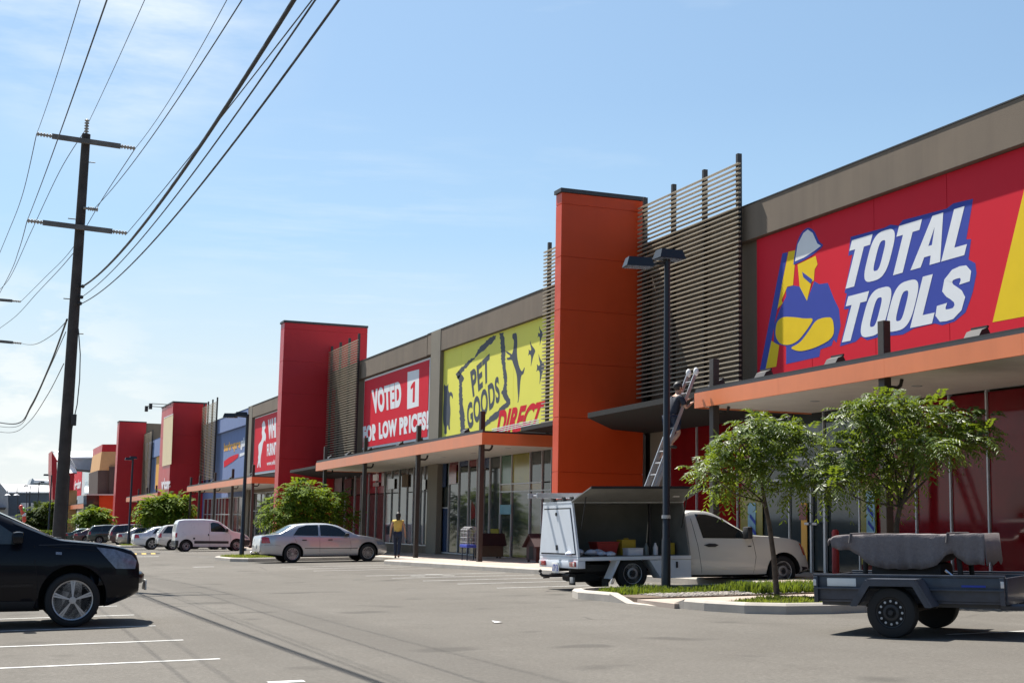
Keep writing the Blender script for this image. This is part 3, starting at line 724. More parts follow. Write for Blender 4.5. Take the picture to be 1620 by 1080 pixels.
# --- pet shop
B = shop('shop_building', 'shop with yellow pet sign and grey glazed front behind an orange awning', 35.95, 56.1, 7.96, 7.06)
MB().bbox(17.70, 18.1, 54.25, 55.55, -2, 7.97, .015).build('pilaster', 'pilaster', B)
g_ = 'shop_glass'
def cols_from(xs, mats, Yend):                                   # pane widths read along the front, far end first
    ys = [onX(x, 800, 18.0).y for x in xs] + [Yend]; return [(ys[i] - ys[i + 1], mats[i]) for i in range(len(mats))], ys[0]
cb, yb_ = cols_from((697.5, 710.5, 726, 741.5, 755, 765, 775, 792, 810, 839, 858, 873), [[(.6, 'poster_blue'), (2.6, g_)], [(1.55, g_), (2.05, 'poster_yellow'), (2.6, 'poster_red')], [(2.2, g_), (2.6, 'poster_blue')], [(2.15, g_), (2.6, 'poster_red')], [(2.2, g_), (2.6, 'poster_red')], [(2.05, g_), (2.6, 'poster_blue')], [(2.6, g_)],
    [(1.15, g_), (1.42, 'poster_cream'), (2.6, 'poster_green')], [(1.15, g_), (1.42, 'poster_cream'), (2.6, 'poster_yellow')], [(1.15, g_), (1.42, 'poster_cream'), (2.6, g_)], [(1.15, g_), (1.42, g_), (2.6, g_)], [(2.6, g_)]], 36.0)
shopfront(B, 36.0, yb_, -1.18, cb, -1.24, wall_top=4)
MB().box(17.94, 18.06, yb_, 54.25, -3, 4).build('side_wall', 'render', B)
canopy(41.2, 64.0, 2.848, 2.652, 'orange edged awning with four posts between orange and red towers', X=14.9, posts=(41.75, 48.55, 55.95, 62.95), lights=(44.3, 52.0, 56.6, 60.0, 63.4, 49.5), depth=.375)
blade([(15.9, 36.0, 2.94), (17.85, 36.0, 2.90), (17.85, 41.15, 2.90), (16.2, 41.15, 2.94)], 0, 'dark canopy between the orange tower and the pet shop awning')
S2 = thing('shop_sign', 'yellow sign reading PET GOODS DIRECT with grey animal silhouettes', 'sign', (17.9, 48, 3.3))
b = MB(); yy = 54.9
while yy > 37: b.bbox(17.86, 17.925, max(yy - 2.9, 36.2), yy - .006, 3.25, 7.05, .004); yy -= 2.906
b.build('sign_panel', 'pet_yellow', S2)
zp = zoomer(690, 500, 5.683)
def pa(p, m='pet_grey', n='pet_emblem', X=17.8585): return art(p, m, n, X, S2, zp)
def jag(p, amp, step=14):
    r = random.Random(3); return [(x + r.uniform(-amp, amp), y + r.uniform(-amp, amp)) for x, y in ring(p, step)]
pa(jag([(178, 520), (205, 490), (250, 560), (230, 600), (240, 800), (258, 930), (255, 1058), (222, 1060), (212, 900), (205, 700), (208, 600)], 5))
pa(jag([(185, 510), (230, 460), (290, 400), (340, 370), (390, 280), (470, 200), (545, 165), (530, 210), (440, 300), (380, 340), (330, 400), (290, 440), (230, 510), (205, 560), (185, 560)], 5))
pa(jag([(570, 150), (606, 150), (620, 300), (620, 420), (634, 530), (636, 700), (665, 745), (665, 790), (620, 760), (585, 690), (612, 620), (600, 480), (585, 400), (580, 260)], 5), X=17.8575)
pa(jag([(660, 745), (668, 790), (600, 850), (540, 920), (470, 970), (410, 1015), (415, 975), (500, 890), (560, 840), (610, 790)], 5), X=17.8565)
pa([(68, 605), (85, 628), (100, 625), (110, 598), (108, 660), (120, 690), (132, 675), (150, 700), (150, 750), (140, 720), (125, 710), (122, 760), (130, 850), (122, 960), (125, 1020), (112, 1020), (105, 970), (95, 1000), (96, 1060), (72, 1060), (75, 1000), (62, 950), (62, 850), (70, 720)])
pa([(685, 160), (705, 152), (720, 150), (727, 175), (730, 250), (725, 310), (730, 380), (745, 450), (765, 495), (780, 490), (792, 455), (796, 470), (785, 520), (765, 530), (755, 600), (750, 690), (740, 770), (730, 780), (738, 740), (730, 640), (727, 540), (712, 480), (690, 420), (682, 390), (640, 395), (632, 375), (660, 370), (668, 355), (630, 330), (626, 308), (668, 335), (682, 345), (695, 290), (700, 215), (685, 200)])
for (dx, dy, s_) in ((930, 80, .85), (850, 212, 1.1), (928, 330, 1.3)):
    pa([(dx + x * s_, dy + y * s_) for x, y in ((-6, 0), (4, 40), (32, 75), (38, 95), (22, 130), (8, 190), (0, 225), (4, 160), (2, 130), (-10, 115), (-22, 135), (-15, 100), (-18, 75), (-4, 92), (6, 80), (-4, 40))])
def qp(p, X=17.8555): return px_poly(zp(p), X)
warp('PET', qp([(305, 500), (480, 335), (478, 572), (330, 728)]), offset=.035, spacing=1.1).build('lettering', 'pet_grey', S2)
warp('GOODS', qp([(272, 800), (560, 530), (575, 760), (285, 1030)]), offset=.035, spacing=1.1).build('lettering', 'pet_grey', S2)
warp('DIRECT', qp([(572, 845), (985, 755), (905, 1000), (535, 1085)]), offset=.05, spacing=1.06).build('lettering', 'sign_red', S2)
for k in range(3):
    dy = k * 17; pa([(500, 1012 + dy), (925, 922 + dy), (923, 929 + dy), (500, 1020 + dy)], 'sign_white', 'stripe', 17.8535)

# --- discount shop
C = shop('shop_building', 'shop with red VOTED 1 sign and dark glazed front behind the parked silver sedan', 56.15, 73.0, 7.94, 7.04, zlow=2.58)
br = 'print_brown'; mg = 'maroon_glass'
cc, yc_ = cols_from((516, 531, 546, 561, 571, 583, 595, 608.5, 619.6, 631.5, 644, 654, 665, 671.5), [[(1.3, mg), (2.55, br)], [(1.3, mg), (2.55, br)], [(1.3, mg), (2.55, br)], [(1.3, mg), (2.55, br)], [(1.3, g_), (2.55, 'poster_red')], [(1.3, g_), (2.55, 'poster_red')], [(1.3, g_), (2.55, 'poster_red')], [(1.3, g_), (2.55, br)], [(1.3, g_), (2.55, br)], [(2.55, g_)], [(1.3, 'car_glass'), (2.55, br)], [(1.3, g_), (2.55, br)], [(1.3, g_), (2.55, br)], [(1.3, g_), (2.55, br)]], 56.2)
shopfront(C, 56.2, yc_, -.95, cc, -1.0)
S3 = thing('shop_sign', 'red sign reading VOTED 1 FOR LOW PRICES in white capitals', 'sign', (17.9, 61, 3.5))
MB().bbox(17.88, 17.935, 55.95 + .2, 66.85, 3.5, 7.0, .004).build('sign_border', 'sign_white', S3)
MB().bbox(17.86, 17.878, 56.25, 66.75, 3.6, 6.9, .004).build('sign_panel', 'sign_red', S3)
zv = zoomer(560, 480, 2.572)
def qv(p, X=17.857): return px_poly(zv(p), X)
warp('VOTED', qv([(71, 352), (192, 313), (192, 420), (77, 449)]), offset=.065, spacing=1.12).build('lettering', 'sign_white', S3)
MB().prism(qv([(218, 279), (265, 267), (263, 417), (216, 430)], 17.8585), (.001, 0, 0)).build('number_box', 'sign_white', S3)
MB().prism(qv([(236, 327), (243, 318), (249, 316), (247, 400), (238, 403), (240, 341), (231, 350), (230, 340)], 17.8575), (.0006, 0, 0)).build('number', 'sign_red', S3)
warp('FOR LOW PRICES!', qv([(36, 500), (304, 434), (303, 511), (38, 566)]), offset=.065, spacing=1.12).build('lettering', 'sign_white', S3)
tower(73.0, .95, 15.0, 19.6, 10.6, 'red_panel', 'tall red tower wall with black cap behind the silver sedan', ns=7)
louvre(66.95, 72.9, 3.35, 9.0, 9.32, 4, 17.5, 'timber louvre screen in front of the red tower above the street tree')
blade([(15.1, 70.6, 2.38), (15.1, 64.05, 2.45), (17.85, 64.05, 2.28), (17.85, 72.9, 2.20), (16.8, 72.9, 2.28)], 0, 'dark canopy between the red tower and the VOTED sign awning')

# --- furniture shop with the white horse, blue shop beyond
D = shop('shop_building', 'brown shop wall carrying the white horse sign, left of the red tower', 73.95, 97.5, 7.78, 6.95, zlow=1.79)
MB().bbox(17.70, 18.1, 95.9, 97.0, -3, 7.79, .015).build('pilaster', 'pilaster', D)
glazing(D, 76, 96.3, [-1.9, .55, 1.75], -2.0, [(1.6, ['shop_glass'] * 2)] * 12)
S4 = thing('shop_sign', 'red sign with a rearing white horse and white lettering', 'sign', (17.9, 89, 3))
MB().bbox(17.88, 17.935, 80, 95.75, 3.0, 6.93, .004).build('sign_border', 'sign_white', S4); MB().bbox(17.86, 17.878, 80.1, 95.6, 3.15, 6.85, .004).build('sign_panel', 'sign_red', S4)
zh = zoomer(330, 640, 7.714)
art([(675, 188), (690, 225), (695, 285), (683, 298), (682, 325), (698, 355), (700, 400), (690, 455), (682, 425), (662, 470), (650, 560), (640, 610), (632, 680), (636, 765), (622, 765), (617, 690), (603, 770), (592, 765), (608, 670), (603, 640), (612, 600), (606, 500), (620, 470), (645, 440), (655, 390), (648, 340), (655, 300), (650, 235)], 'sign_white', 'horse_emblem', 17.8585, S4, zh)
def qh(p, X=17.857): return px_poly(zh(p), X)
warp('WHI', qh([(725, 183), (822, 150), (822, 400), (725, 422)]), offset=.06).build('lettering', 'sign_white', S4)
warp('FURNIT', qh([(712, 480), (835, 450), (835, 605), (712, 628)]), offset=.05).build('lettering', 'sign_white', S4)
warp('www.whi', qh([(710, 690), (812, 662), (812, 728), (710, 742)]), offset=.02).build('lettering', 'sign_white', S4)
E_ = shop('shop_building', 'slate blue shop wall behind the slim street lamp', 97.55, 117.6, 7.72, 6.6, mat='blue_wall', zlow=1.59)
glazing(E_, 97.6, 117.4, [-2.1, .3, 1.55], -2.2, [(1.7, ['shop_glass', 'shop_glass'])] * 3 + [(1.2, ['shop_glass', 'shop_glass'])] * 3 + [(1.6, ['maroon_glass', 'maroon_glass'])] * 5)
S5 = thing('shop_sign', 'orange and white lettering with a red swoosh on the slate blue wall', 'sign', (17.9, 104, 4))
warp('barbeques', qh([(188, 470), (388, 415), (386, 555), (188, 600)], 17.93), offset=.05).build('lettering', 'orange_sign', S5)
warp('galore', qh([(390, 408), (496, 380), (492, 525), (388, 555)], 17.93), offset=.05).build('lettering', 'sign_white', S5)
art([(186, 690), (250, 640), (330, 605), (366, 597), (360, 640), (300, 690), (240, 730), (186, 765)], 'sign_red', 'swoosh', 17.93, S5, zh)
art([(380, 595), (430, 580), (478, 582), (420, 618), (378, 636)], 'sign_white', 'swoosh', 17.93, S5, zh)
canopy(80, 105.8, 2.40, 2.26, 'orange edged awning behind the white van', X=14.9, posts=(80.6, 87.4, 94.2, 100.8, 105.2), lights=(83, 90, 97, 103), depth=.36)
t = tower(117.7, 7.4, 15.1, 17.9, 9.62, 'red_panel', 'broad red tower with a cream panel and welcome lettering', ns=5)
zt = zoomer(225, 650, 7.2)
art([(246, 85), (352, 38), (331, 603), (226, 630)], 'cream', 'cream_panel', 15.06, t, zt)
art([(352, 36), (352, 28), (246, 75), (246, 85)], 'sign_white', 'panel_trim', 15.05, t, zt)
warp('welcome', px_poly(zt([(218, 765), (320, 755), (316, 885), (218, 895)]), 15.06), offset=.05).build('lettering', 'sign_white', t)
b = MB()
for dz, y in ((0, 119.5), (0, 122.5)):
    p = Vector((15.1, y, 9.45)); b.tube([p, p + Vector((-1.5, .0, .02))], .03, 6); b.box(p.x - 1.75, p.x - 1.5, y - .2, y + .2, p.z - .45, p.z + .02)
b.build('arm_light', 'steel_dark', t)
louvre(110.3, 117.4, 3.1, 9.2, 9.5, 4, 17.5, 'timber louvre screen right of the broad welcome tower')
# --- shop beyond the welcome tower
H = shop('shop_building', 'small strip of blue shop wall between the two farthest red towers', 125.2, 159.9, 8.2, 6.3, mat='blue_wall', zlow=1.34)
glazing(H, 125.4, 159.5, [-2.5, .0, 1.3], -2.6, [(1.6, ['shop_glass', 'shop_glass'])] * 12)
S6 = thing('shop_sign', 'orange upright sign on the narrow blue wall', 'sign', (17.9, 148, 4))
MB().bbox(17.86, 17.93, 138, 150.5, 2.9, 6.6, .004).build('sign_panel', 'orange_sign', S6)
canopy(123.5, 149.6, 2.08, 1.92, 'pale orange awning edge left of the welcome tower', X=14.9, posts=(126, 133, 140, 147), depth=.42)
louvre(152.5, 159.8, 2.2, 9.1, 9.3, 3, 17.5, 'farthest timber louvre screen beside the plain red tower')
t = tower(160.0, 2.2, 14.75, 17.7, 10.6, 'red_panel', 'plain red tower wall farthest down the row of shops', ns=3)
MB().box(17.72, 20.6, 160.1, 162, -4, 10.45).build('side_block', 'render', t)

# --- the next complex, seen past the last tower
def pyY(pts, Y): return [onY(x, y, Y) for x, y in pts]
def wallY(pts, Y, d, name, mat, par): return MB().prism(pyY(pts, Y), (0, d, 0)).build(name, mat, par)
L = thing('shop_building', 'distant box shop banded red, orange and brown beyond the plain red tower', 'shop building', (15, 178, -3))
wallY([(162, 702.5), (186, 702.5), (186, 714), (161, 714)], 176, 14, 'wall_band', 'red_panel', L)
wallY([(161, 714.1), (186, 714.1), (186, 743.5), (157, 743.5)], 176, 14, 'wall_band', 'tan', L)
wallY([(155, 743.6), (173, 743.6), (173, 850), (153, 850)], 176, 14, 'wall', 'brown_wall', L)
wallY([(173.1, 738), (190, 738), (190, 850), (173.1, 850)], 175.6, 14, 'wall', 'brown_wall', L)
wallY([(157, 782), (182, 783), (182, 850), (157, 850)], 170, 5, 'entrance_wall', 'orange_panel', L)
wallY([(137, 781), (181.5, 781), (181.5, 783), (137, 783)], 169, 6, 'entrance_roof', 'soffit', L)
wallY([(137, 783.2), (156.6, 783.2), (156.6, 850), (137, 850)], 170.3, 5, 'entrance_glass', 'shop_glass', L)
K = thing('shop_building', 'far pale shop wall with a red sign and a blue panel', 'shop building', (18, 215, -3))
b = MB().prism([onX(155, 725, 17.9), onX(155, 860, 17.9), onX(100, 850, 17.9), onX(100, 757, 17.9)], (12, 0, 0)); b.build('wall', 'white_wall', K)
def onK(pts, X, name, mat): MB().prism(px_poly(pts, X), (.04, 0, 0)).build(name, mat, K)
onK([(134, 733), (147, 728), (145, 783), (134, 784)], 17.84, 'blue_panel', 'sign_blue' if False else 'poster_cyan')
onK([(116, 748), (130, 740), (128, 784), (115, 787)], 17.84, 'sign_panel', 'sign_red')
warp('freedom', px_poly([(118.5, 760), (129, 756), (127, 772), (117.5, 774.5)], 17.78), offset=.05).build('lettering', 'sign_white', K)
onK([(162, 703), (160, 722), (158, 760), (152, 776), (147, 780), (144, 775), (145, 755), (151, 732)], 16.9, 'leaf_panel', 'tail_red' if False else 'red_panel')
onK([(114, 786), (128, 783), (154, 780), (154, 800), (114, 806)], 17.82, 'clerestory', 'shed_grey')
Q = thing('shop_building', 'far white wedge roofed shop with a pink end behind the power pole', 'shop building', (12, 240, -4))
wallY([(82, 713), (90, 728), (90, 860), (84, 860), (83, 770), (81.5, 745)], 228, 10, 'end_wall', 'red_panel', Q)
MB().prism([onY(*p) for p in ((83, 712.5, 246), (158, 714, 246), (158, 722, 230.5), (112, 722.5, 230.5))], (0, 0, -.25)).build('roof', 'sign_white', Q)
MB().prism([onY(*p) for p in ((86, 715, 243), (112, 722.6, 238), (122, 747, 229.5), (107, 748, 229.3), (90, 727, 229.3))], (0, .6, -.2)).build('roof', 'sign_white', Q)
wallY([(112, 723), (158, 723), (158, 745), (122, 742)], 231, 10, 'clad_wall', 'shed_grey', Q)
wallY([(104, 748), (118, 748), (116, 775), (102, 775)], 228.4, 10, 'red_wall', 'red_panel', Q)
wallY([(90, 775), (122, 775), (120, 850), (90, 850)], 229, 10, 'wall', 'tan', Q)
canopy(176.5, 262, 1.70, 1.42, 'distant low orange awning left of the power pole', X=14.2, posts=(185, 200, 215, 230, 245), depth=.6)

# far shed and yard on the left
P = thing('warehouse', 'far dark blue shed with a pale metal roof on the left horizon', 'warehouse', (-4, 300, -4.5))
wallY([(14, 777), (88, 777), (88, 850), (12, 850)], 300, 26, 'wall', 'shed_wall', P)
MB().prism([onY(*p) for p in ((2, 765, 322), (90, 768, 322), (90, 777.5, 299), (13, 777.5, 299))], (0, 0, -.25)).build('roof', 'sign_white', P)
wallY([(14, 815), (36, 815), (36, 850), (14, 850)], 299.6, .3, 'panel', 'shed_grey', P)
wallY([(33, 795), (46, 795), (45, 816), (33, 816)], 299.4, .3, 'window', 'white_wall', P)
wallY([(49, 795), (58, 795), (56, 815), (49, 815)], 299.4, .3, 'window', 'white_wall', P)
P2 = thing('warehouse', 'far grey gable ended shed at the left edge', 'warehouse', (-14, 290, -4.5))
wallY([(-60, 762), (0, 764), (13, 780), (13, 850), (-60, 850)], 288, 20, 'gable_wall', 'shed_grey', P2)
wallY([(-60, 802), (10, 802), (8, 806), (-60, 806)], 286, 2, 'awning', 'cap', P2)
P3 = thing('warehouse', 'far grey roof rising behind the pale metal roof', 'warehouse', (0, 330, -4.5))
wallY([(48, 764), (51, 756), (55, 759), (88, 761), (88, 850), (48, 850)], 330, 20, 'wall', 'shed_grey', P3)
MB().prism([onY(*p) for p in ((53, 757.5, 348), (92, 760, 348), (92, 763, 329), (53, 761.5, 329))], (0, 0, -.25)).build('roof', 'sign_white', P3)
# ------------------------------------------------------------------ power poles and wires
PY = 33.5
def power_pole(Y, xb, top, arm1, arm2, label, r0=.155, r1=.10):
    """pixel anchored at its own distance Y: base x, top point, the two cross arms"""
    tp = onY(*top, Y); bx = xb
    base = Vector((bx, Y, G(bx, Y)))
    t = thing('power_pole', label, 'power pole', tuple(base), 'timber power poles along the car park')
    b = MB(); n = 14; pts = [base.lerp(tp - Vector((0, 0, .15)), k / n) for k in range(n + 1)]
    b.tube(pts, [r0 + (r1 - r0) * k / n for k in range(n + 1)], 14).build('pole', 'pole_wood', t, smooth=40)
    def insul(c, ax, n=5, r=.052, l=.34):
        q = MB(); prof = [(0, .028)]
        for k in range(n): h = l * (k + .2) / n; prof += [(h, .026), (h + .01, r), (h + .03, r), (h + .045, .026)]
        prof.append((l, .02)); q.lathe(prof, c, ax, 12); q.build('insulator', 'insulator', t, smooth=30)
    insul(tp - Vector((0, 0, .18)), (0, 0, 1), 6, .055, .40)
    ends = []
    for (l, r) in (arm1, arm2):
        a = onY(*l, Y - .16); c = onY(*r, Y - .16); d = (c - a).normalized()
        a2 = a + d * .34; c2 = c - d * .34
        q = MB(); u = Vector((0, .045, 0)); w_ = Vector((0, 0, .055))
        q.hexa([a2 - u - w_, c2 - u - w_, c2 + u - w_, a2 + u - w_, a2 - u + w_, c2 - u + w_, c2 + u + w_, a2 + u + w_]).build('cross_arm', 'arm_wood', t)
        insul(a2, -d); insul(c2, d); ends += [a, c]
    return t, base, tp, ends
pole, pb, ptop, ends = power_pole(PY, onY(92, 858, PY).x, (137, 203), ((58, 212), (214, 235)), ((43, 349), (201, 369)), 'near timber power pole with two cross arms rising behind the black car')
for (zz, sx, ln) in ((6.9, -1, .16), (5.0, -1, .14), (8.3, 1, .13), (4.2, 1, .12)):
    f = (zz - pb.z) / (ptop.z - pb.z); c = pb.lerp(ptop, f); MB().tube([c, c + Vector((sx * (.12 + ln), -.03, .0))], .012, 6).build('step_bolt', 'steel_dark', pole)
c = onY(148, 331, PY - .14); c0 = onY(132, 329, PY - .14)
q = MB(); d = (c - c0).normalized(); prof = [(0, .03)]
for k in range(5): h = .1 + .24 * k / 5; prof += [(h, .026), (h + .01, .05), (h + .03, .05), (h + .04, .026)]
q.lathe(prof, c0, d, 12).build('insulator', 'insulator', pole, smooth=30)
c = onY(116.5, 664, PY - .2); MB().bbox(c.x - .05, c.x + .06, c.y - .06, c.y + .05, c.z - .13, c.z + .13, .01).build('cable_box', 'steel_dark', pole)
MB().tube([onY(124, 520, PY - .18), onY(127, 560, PY - .2), onY(126, 600, PY - .2), onY(122, 640, PY - .2), onY(117, 662, PY - .2), onY(113, 682, PY - .2)], .012, 6).build('drop_cable', 'wire', pole)
for (x, y) in ((131, 453), (129, 470), (127, 480)):
    c = onY(x, y, PY - .15); MB().ball(c, .045).tube([c, c + Vector((-.1, .1, .02))], .02, 6).build('cable_clamp', 'steel_dark', pole)
pole2, pb2, ptop2, ends2 = power_pole(62, onY(-12, 870, 62).x, (-9, 462), ((-52, 470), (33, 477)), ((-52, 535), (34, 543)), 'second timber power pole at the left edge, only its right arm ends in view', .14, .1)

def wire(pts, r, label, name='power_line', n=40, tail=True, grp='overhead wires above the car park'):
    """smooth sagging line through real points ordered away from the pole"""
    P_ = [Vector(p) for p in pts]
    out = []
    for i in range(len(P_) - 1):
        p0 = P_[max(i - 1, 0)]; p1 = P_[i]; p2 = P_[i + 1]; p3 = P_[min(i + 2, len(P_) - 1)]
        for k in range(12):
            t = k / 12; out.append(.5 * ((2 * p1) + (p2 - p0) * t + (2 * p0 - 5 * p1 + 4 * p2 - p3) * t * t + (3 * p1 - p0 - 3 * p2 + p3) * t ** 3))
    out.append(P_[-1])
    b = MB().tube(out, r, 6); ob = b.build(name, 'wire', smooth=60); rezero(ob, P_[0]); tag(ob, label, 'power line', grp); return ob
def span(start, pxs, r, label, Xdrift=0.):
    """from a pole fitting toward and past the camera: a parabola through its readings on the wire's own vertical plane"""
    s = Vector(start); q = []
    for i, (x, y) in enumerate(pxs):
        p = onX(x, y, s.x + Xdrift * (i + 1) / len(pxs)); q.append((s.y - p.y, p.z - s.z))
    # least squares z = b d + c d^2 from the fitting, sag never negative
    S2 = sum(d * d for d, z in q); S3_ = sum(d ** 3 for d, z in q); S4_ = sum(d ** 4 for d, z in q); T1 = sum(d * z for d, z in q); T2 = sum(d * d * z for d, z in q)
    det = S2 * S4_ - S3_ * S3_
    if len(q) > 1 and abs(det) > 1e-9: b_ = (T1 * S4_ - T2 * S3_) / det; c_ = (T2 * S2 - T1 * S3_) / det
    else: b_, c_ = T1 / S2, 0
    if c_ < .0005: c_ = .0005; b_ = (T1 - c_ * S3_) / S2
    D = s.y + 14; dl = q[-1][0]
    pts = [Vector((s.x + Xdrift * min(1.4, d / dl), s.y - d, s.z + b_ * d + c_ * d * d)) for d in [D * k / 36 for k in range(37)]]
    return wire(pts, r * .8, label)
span(ends[0], [(93, 110), (127, 0)], .0075, 'thin high wire at the far left of the sky')
span(ends[2], [(105, 175), (172, 0)], .009, 'high wire crossing the left end of the upper cross arm')
span(ptop + Vector((0, 0, .05)), [(185, 98), (229, 0)], .0075, 'thin wire leaving the very top of the near power pole')
span(ends[1], [(290, 123), (359, 0)], .008, 'thin wire from the right end of the upper cross arm')
span(onY(148, 331, PY - .14), [(300, 129), (383, 0)], .009, 'wire from the single insulator between the cross arms')
span(onY(131, 453, PY - .15), [(200, 385), (270, 285), (330, 197), (400, 95), (468, 0)], .027, 'thick black bundled cable sweeping to the top of the sky', Xdrift=.22)
span(ends[3], [(270, 285), (400, 125), (496, 0)], .010, 'wire rising from the right end of the lower cross arm', Xdrift=-.15)
span(onY(129, 470, PY - .15), [(210, 388), (310, 252), (420, 105), (499, 0)], .011, 'wire running just under the thick bundled cable', Xdrift=.25)
span(onY(127, 481, PY - .15), [(240, 370), (330, 262), (430, 135), (535, 0)], .014, 'lowest wire, set apart on the right side of the sky', Xdrift=.3)
def back(a, mids, bpt, r, label):                                # from the near pole to the pole beyond
    n = len(mids) + 1; pts = [Vector(a)]
    for i, (x, y) in enumerate(mids):
        Y = a[1] + (bpt[1] - a[1]) * (i + 1) / n; pts.append(onY(x, y, Y))
    pts.append(Vector(bpt)); return wire(pts, r, label, grp='overhead wires between the two poles')
back(ends[1], [(165, 310), (113, 395), (70, 440)], ends2[1], .010, 'wire from the upper right arm to the second pole')
back(ptop, [(95, 270), (50, 365), (15, 440)], onY(-9, 465, 62), .010, 'wire from the pole top running down to the left edge')
back(ends[0], [(35, 310), (10, 375)], onY(-30, 470, 62), .010, 'wire from the upper left arm down to the left edge')
back(ends[2], [(30, 395), (12, 440)], onY(-40, 535, 62), .010, 'wire from the lower left arm down to the left edge')
back(onY(118, 398, PY), [(95, 425), (60, 462), (25, 500)], onY(-9, 525, 62), .010, 'slack wire left of the pole above the second pole')
back(onY(105, 508, PY), [(85, 528), (60, 543), (45, 545)], ends2[3], .010, 'slack wire drooping to the lower arm of the second pole')
back(onY(106, 505, PY), [(80, 575), (50, 640), (25, 670)], onY(-40, 660, 62), .022, 'thick cable sagging low left of the near pole')
back(onY(104, 525, PY), [(78, 583), (49, 645), (24, 675)], onY(-40, 668, 62), .010, 'thin cable sagging beside the thick low cable')
back(onY(101, 575, PY), [(75, 625), (45, 668), (15, 684)], onY(-40, 675, 62), .010, 'lowest thin cable sagging left of the near pole')

# ------------------------------------------------------------------ street lamps
def lamp(base, top_z, label, heads, r=.062, grp='black car park lamps'):
    t = thing('street_lamp', label, 'street lamp', base, grp); x, y, z = base
    b = MB(); b.lathe([(-.05, r * 1.25), (.9, r * 1.2), (.92, r), (top_z - z, r * .8)], (x, y, z), (0, 0, 1), 16).build('pole', 'lamp_black', t, smooth=40)
    for (ang, off, drop) in heads:
        u = Vector((math.cos(ang), math.sin(ang), 0)); v = Vector((-u.y, u.x, 0)); c = Vector((x, y, top_z - drop)) + u * off
        MB().tube([(x, y, top_z - .12), c - u * .2 + Vector((0, 0, -.02))], .026, 8).build('arm', 'lamp_black', t, smooth=40)
        l, wd, h = .27, .17, .085
        P8 = [c - u * l - v * wd + Vector((0, 0, -h)), c + u * l - v * wd + Vector((0, 0, -h)), c + u * l + v * wd + Vector((0, 0, -h)), c - u * l + v * wd + Vector((0, 0, -h)),
              c - u * l * .8 - v * wd * .75 + Vector((0, 0, h)), c + u * l * .8 - v * wd * .75 + Vector((0, 0, h)), c + u * l * .8 + v * wd * .75 + Vector((0, 0, h)), c - u * l * .8 + v * wd * .75 + Vector((0, 0, h))]
        hd = MB().hexa(P8).build('lamp_head', 'lamp_black', t)
        g = [p + (c - p) * .12 for p in P8[:4]]
        MB().prism([p + Vector((0, 0, -h * .12 - .012)) for p in g], (0, 0, .01)).build('lamp_lens', 'lamp_glass', hd)
    return t
Lb = (11.84, 22.75); lz = G(*Lb) + .09
l1 = lamp((*Lb, lz), 5.0, 'nearest black lamp post with two box heads in front of the white ute', [(R_(0), .04, -.05), (R_(170), .56, .13)], .068)
b = MB().lathe([(0, .083), (.06, .083)], (Lb[0], Lb[1], lz + 1.28), (0, 0, 1), 16); b.build('band', 'galv', l1, smooth=30)
p = onY(382, 882, 57.4); lamp((p.x, 57.4, G(p.x, 57.4) + .09), onY(388, 655, 57.4).z, 'slim black lamp post between the white van and the silver sedan', [(R_(170), .25, 0), (R_(150), .75, .05)], .08)
p = onY(203, 861, 104); lamp((p.x, 104, G(p.x, 104) + .09), onY(203, 723, 104).z, 'lamp post among the far parked cars', [(R_(0), .02, 0), (R_(180), .3, .1)], .085)
def farlamp(x, y, yb, Y, label, hd):
    p = onY(x, y, Y); lamp((p.x, Y, G(p.x, Y)), p.z, label, hd, .085, 'thin lamps far down the car park')
farlamp(110, 752, 860, 150, 'thin far lamp post just right of the power pole', [(R_(180), .3, 0)])
farlamp(82, 751, 850, 158, 'thin far lamp hidden partly by the power pole', [(R_(180), .6, 0)])
farlamp(62, 762, 850, 190, 'thin far lamp against the pale metal roof', [(R_(0), .4, 0)])
farlamp(48, 768, 850, 190, 'thin far lamp right of the arched lamps', [(R_(180), .5, 0)])
t = thing('street_lamp', 'pair of arched hoop lamps at the far left', 'street lamp', tuple(onY(17, 850, 220)), 'thin lamps far down the car park')
for (x0, x1) in ((12, 28), (26, 42)):
    pts = [onY(x1, 850, 220), onY(x1, 785, 220)] + [onY((x0 + x1) / 2 + (x1 - x0) / 2 * math.cos(a), 777 - 10 * math.sin(a), 220) for a in [i * math.pi / 10 for i in range(11)]] + [onY(x0, 782, 220)]
    MB().tube(pts, .05, 6).build('hoop_pole', 'lamp_black', t); c = onY(x0, 783, 220); MB().lathe([(0, .45), (.25, .1)], c, (0, 0, 1), 10).build('lamp_shade', 'sign_white', t)
t = thing('balloon_column', 'string of red and green balloons flying at the far left', 'balloons', tuple(onY(34, 845, 120)))
for i, (x, y, mt_) in enumerate([(33, 802, 'balloon'), (35, 807, 'balloon'), (37, 806, 'balloon_green'), (36, 811, 'balloon'), (38, 814, 'sign_white'), (38, 818, 'balloon'), (38, 822, 'balloon')]):
    MB().ball(onY(x, y, 120), .17, (1, 1, 1.2)).build('balloon', mt_, t, smooth=60)
MB().tube([onY(33, 800, 120), onY(38, 824, 120), onY(38, 850, 120)], .015, 5).build('string', 'wire', t)

